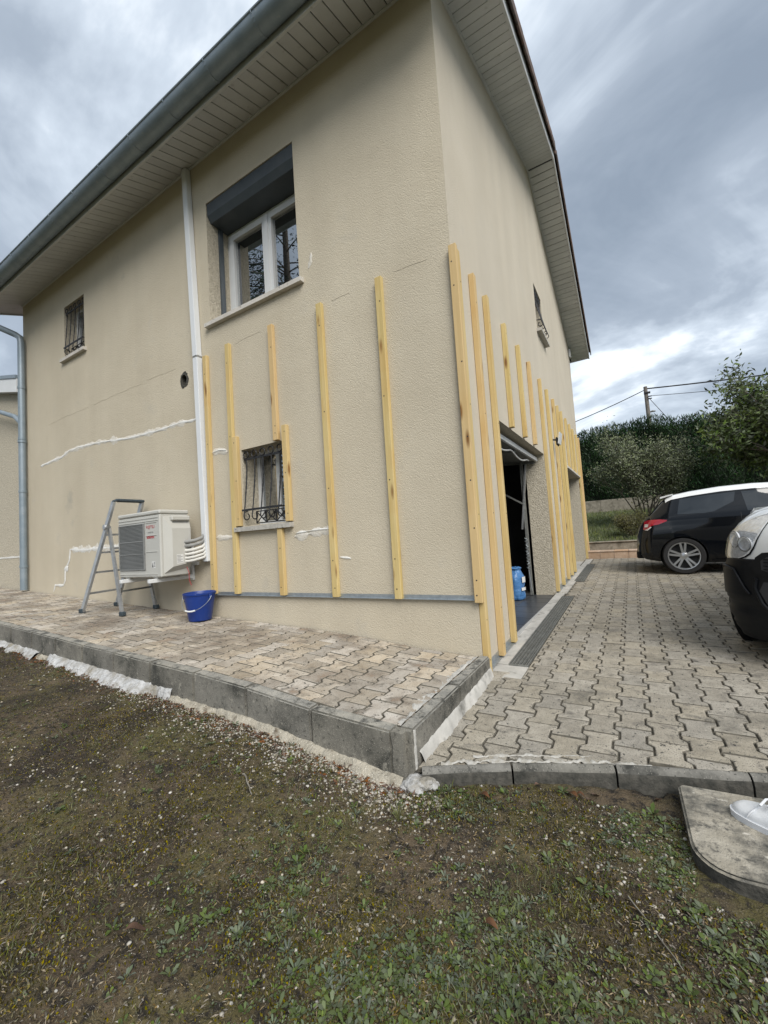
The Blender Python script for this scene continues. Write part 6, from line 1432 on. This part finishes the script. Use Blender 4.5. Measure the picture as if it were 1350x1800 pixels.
# ================================================================== LAWN COVER
CAMP = np.array([1.0107, -2.9575])
def scat(n, xr=(-5.5, 2.7), yr=(-2.75, -1.05), soft=1.1, mask=None):
    out = []
    while len(out) < n:
        x = rng.uniform(*xr, 4000); y = rng.uniform(*yr, 4000); d = np.hypot(x-CAMP[0], y-CAMP[1]); ok = rng.random(4000) < 1/(1+(d/soft)**2)
        lim = np.where(x < 0.12, -1.30, np.interp(x, [a for a, b in CURB], [b for a, b in CURB])-0.012); ok &= y < lim
        ok &= ~((x > 1.08) & (x < 1.72) & (y > -1.43) & (y < -0.88))
        for a, b in zip(x[ok], y[ok]):
            if mask is None or mask(a, b) > rng.random(): out.append((a, b, lz(a, b)+0.011*noise.noise((a*13, b*13, 5))+0.007*noise.noise((a*31, b*31, 9))))
            if len(out) >= n: break
    return np.array(out)
nz = lambda x, y, s, o=0: 0.5+0.5*noise.noise((x*s, y*s, o))*1.6
sm = lambda v, a, b: min(1, max(0, (v-a)/(b-a)))
near_kerb = lambda x, y: math.exp(-((-1.30-y)/0.10)) if x < 0.25 else 0
# pebbles
ico = bmesh.new(); bmesh.ops.create_icosphere(ico, subdivisions=1, radius=1); IV = np.array([v.co[:] for v in ico.verts]); IF = np.array([[v.index for v in f.verts] for f in ico.faces]); ico.free()
def pebbles(name, pts, rmin, rmax, label, power=3.0, mat='gravel'):
    n = len(pts); r = rmin+(rmax-rmin)*rng.random(n)**power; sc = rng.uniform(.6, 1.25, (n, 1, 3)); sc[:, :, 2] *= .65; a = rng.uniform(0, 6.28, n)
    V = IV[None]*sc*(1+rng.uniform(-.18, .18, (n, len(IV), 1)))*r[:, None, None]; c, s_ = np.cos(a)[:, None], np.sin(a)[:, None]
    V = np.stack([V[..., 0]*c-V[..., 1]*s_, V[..., 0]*s_+V[..., 1]*c, V[..., 2]], -1)+pts[:, None, :]+np.array([0, 0, .2])*r[:, None, None]
    Fc = (IF[None]+(np.arange(n)*len(IV))[:, None, None]).reshape(-1, 3)
    return np_mesh(name, V.reshape(-1, 3), Fc, mat, None, rnd=np.repeat(rng.random(n), len(IV)), label=label, cat='gravel', kind='stuff', smooth=True)
band_ = lambda x, y: 0.03+0.10*sm(nz(x, y, 2.2, 7), .5, .85)+0.9*(1 if -1.8 < x else 0.35)*math.exp(-max(0, -1.32-y)/0.13)*(1-sm(x, -.05, .32))+0.5*sm(nz(x, y, 1.3, 4), .62, .85)*(x > .2)
pebbles('gravel', scat(9500, mask=band_, soft=1.6), .0010, .0078, 'pale pebbles and grit scattered over the mossy lawn')
kb = scat(4200, xr=(-2.2, 0.4), yr=(-1.62, -1.28), soft=2.5, mask=lambda x, y: math.exp(-max(0, -1.33-y)/0.07)*(.35+.65*sm(x, -1.6, -.4))*(1-sm(x, -.02, .28))*(.4+.6*sm(nz(x, y, 6, 3), .3, .7))); pebbles('gravel', kb, .0015, .0085, 'white chippings heaped along the foot of the terrace kerb', 2.2)
# moss and dry debris
mo = scat(85000, soft=1.5, mask=lambda x, y: .10+.65*sm(nz(x, y, 2.2, 1), .48, .72)+.25*(1-sm(x, -.6, .2))); n = len(mo)
M['moss'] = mk('moss_tuft', (0.070, 0.066, 0.021), (0.135, 0.115, 0.042), scale=6, rough=0.95, var=0.6, spec=0.1)
leafset('moss', mo, rng.normal(0, .6, (n, 3))+np.array([0, 0, .8]), rng.uniform(.005, .014, n), rng.uniform(.003, .006, n), 'moss', None, label='olive moss covering the bare soil', cat='moss', kind='stuff')
de = scat(42000, soft=1.3, mask=lambda x, y: .35+.65*sm(nz(x, y, 3.4, 11), .3, .7)); n = len(de); de[:, 2] += rng.uniform(.001, .006, n)
leafset('plant_debris', de, np.stack([rng.normal(0, 1, n), rng.normal(0, 1, n), rng.normal(0, .18, n)], 1), rng.uniform(.004, .022, n), rng.uniform(.001, .0045, n), 'debris', None, Nv=np.tile([0, 0, 1.], (n, 1))+rng.normal(0, .3, (n, 3)), label='short dry stalks and leaf litter on the soil', cat='litter', kind='stuff')
gb = scat(22000, soft=1.2, mask=lambda x, y: (.04+.96*sm(nz(x, y, 2.4, 21), .50, .72))*(.45+.55*sm(x, -.6, .4))); n = len(gb)
leafset('grass', gb, rng.normal(0, .55, (n, 3))+np.array([0, 0, .75]), rng.uniform(.012, .045, n), rng.uniform(.0012, .003, n), 'grass', None, label='sparse short grass blades', cat='grass', kind='stuff')
# weeds: rosettes and creeping patches
def rosettes(cent, nl, L, W, tilt):
    P, Dv, Nv, Ls, Ws = [], [], [], [], []
    for (x, y, z) in cent:
        k = random.randint(*nl); sc = random.uniform(.6, 1.2); ph = random.uniform(0, 6.28)
        for i in range(k):
            a = ph+6.28*i/k+random.uniform(-.35, .35); t = random.uniform(*tilt); d = (math.cos(a)*math.cos(t), math.sin(a)*math.cos(t), math.sin(t))
            P.append((x+d[0]*.003, y+d[1]*.003, z+.003)); Dv.append(d); Nv.append((-d[0]*d[2]+random.gauss(0, .15), -d[1]*d[2]+random.gauss(0, .15), 1)); Ls.append(random.uniform(*L)*sc); Ws.append(random.uniform(*W)*sc)
    return np.array(P), np.array(Dv), np.array(Nv), Ls, Ws
wm = lambda x, y: (.12+.88*sm(nz(x, y, 2.3, 31), .44, .70))*(.16+.84*sm(x, -.35, .35))
for nm, cnt, mat_, nl, L, W, lab, sf in (('weeds', 1700, 'leaf', (5, 9), (.010, .026), (.007, .013), 'small green weeds creeping over the lawn', 1.0), ('weeds', 650, 'leafgrey', (6, 11), (.010, .028), (.005, .009), 'greyish thistle-like weeds on the lawn', 1.2), ('weeds', 7500, 'leaf', (3, 4), (.005, .012), (.005, .010), 'tiny clover-like leaves in patches on the lawn', 1.0)):
    P, Dv, Nv, Ls, Ws = rosettes(scat(cnt, soft=sf, mask=wm), nl, L, W, (.05, .75)); V, Fc = leaf6(P, Dv, Nv, Ls, Ws); np_mesh(nm, V, Fc, mat_, None, rnd=np.repeat(rng.random(len(P)), 6), label=lab, cat='weeds', kind='stuff')
def weed(label, x, y, nl, L, W, tilt, mat_, fold=.1):
    P, Dv, Nv, Ls, Ws = rosettes([(x, y, lz(x, y)+.002)], nl, L, W, tilt); V, Fc = leaf6(P, Dv, Nv, np.array(Ls), np.array(Ws), fold)
    # bend: second segment droops so that leaves arch
    tag(np_mesh('weed_plant', V, Fc, mat_, None, rnd=np.repeat(rng.random(len(P)), 6)), label, 'weed')
weed('large broad-leaved weed at the bottom edge of the lawn', 0.985, -2.21, (9, 9), (.05, .10), (.018, .030), (.1, .9), 'leafgrey')
weed('bushy green weed right of the broad-leaved one', 1.16, -1.98, (16, 16), (.03, .055), (.010, .018), (.15, 1.1), 'leaf')
weed('fine green grass tuft below the mortared kerb corner', 0.12, -1.50, (46, 46), (.03, .07), (.0016, .003), (.4, 1.35), 'grass')
weed('broad weed growing against the drive kerb near the slab', 0.98, -1.04, (8, 8), (.04, .075), (.016, .028), (.3, 1.1), 'leaf')
# dead leaves, twigs
def dead_leaf(x, y, label, L=.05):
    q = MB(); a = random.uniform(0, 6.28); V = []; n_ = 7
    for i in range(n_):
        t = i/(n_-1); w = L*.24*math.sin(math.pi*(t*.92+.04))**.8
        for s_ in (-1, 0, 1): u, v = L*(t-.5), s_*w; V.append((x+u*math.cos(a)-v*math.sin(a), y+u*math.sin(a)+v*math.cos(a), lz(x, y)+.010+.35*w*abs(s_)+.014*math.sin(t*3+a)))
    q.add(V, [(3*i+k, 3*i+k+1, 3*i+k+4, 3*i+k+3) for i in range(n_-1) for k in range(2)]); tag(q.build('dead_leaf', 'deadleaf', None, smooth=70, fix=False), label, 'leaf', 'dead leaves on the lawn')
for k in range(9):
    p_ = scat(1, soft=.9)[0]; dead_leaf(p_[0], p_[1], 'curled reddish-brown dead leaf lying on the lawn', random.uniform(.03, .055))
for k in range(9): x = random.uniform(.3, 1.05); dead_leaf(x, curb_y(x)-random.uniform(.03, .10), 'curled brown dead leaf lying against the drive kerb', random.uniform(.03, .06))
lt = scat(1500, xr=(-4.5, .1), yr=(-1.48, -1.31), soft=4, mask=lambda x, y: math.exp(-max(0, -1.35-y)/.04)); n = len(lt); lt[:, 2] += rng.uniform(.002, .012, n)
leafset('leaf_litter', lt, np.stack([rng.normal(0, 1, n), rng.normal(0, 1, n), rng.normal(0, .35, n)], 1), rng.uniform(.01, .032, n), rng.uniform(.005, .012, n), 'deadleaf', None, label='reddish leaf litter blown against the terrace kerb', cat='litter', kind='stuff')
def twig(a, b, r, label):
    a = Vector((*a, lz(*a)+.008)); b = Vector((*b, lz(*b)+.008)); pts = [a.lerp(b, t)+Vector((.006*noise.noise((t*4, a.x, 1)), .006*noise.noise((t*4, b.x, 5)), .004*math.sin(t*3))) for t in np.linspace(0, 1, 8)]
    q = MB(); q.tube(pts, [r*(1-.4*t) for t in np.linspace(0, 1, 8)], 6); tag(q.build('fallen_twig', 'twig', None, smooth=60), label, 'twig', 'dry twigs on the lawn')
twig((.90, -1.48), (1.02, -1.66), .0026, 'dry grey twig on the lawn beside the cover slab'); twig((-.62, -1.62), (-.48, -1.70), .0045, 'pale dry stick on the lawn near the terrace kerb'); twig((1.05, -1.95), (1.10, -2.12), .003, 'thin upright-looking dry stalk among the weeds on the right')

# grass on the far bank
n = 15000; x = rng.uniform(-.6, 5, n); y = 8.8+6.4*rng.random(n)**1.3; z = .56+.89*((y-8.75)/6.4)**.9-.01
leafset('bank_grass', np.stack([x, y, z], 1), rng.normal(0, .35, (n, 3))+np.array([0, 0, 1.]), rng.uniform(.05, .13, n), rng.uniform(.008, .02, n), 'bankgrass', None, label='rough grass on the bank behind the low wall', cat='grass', kind='stuff')
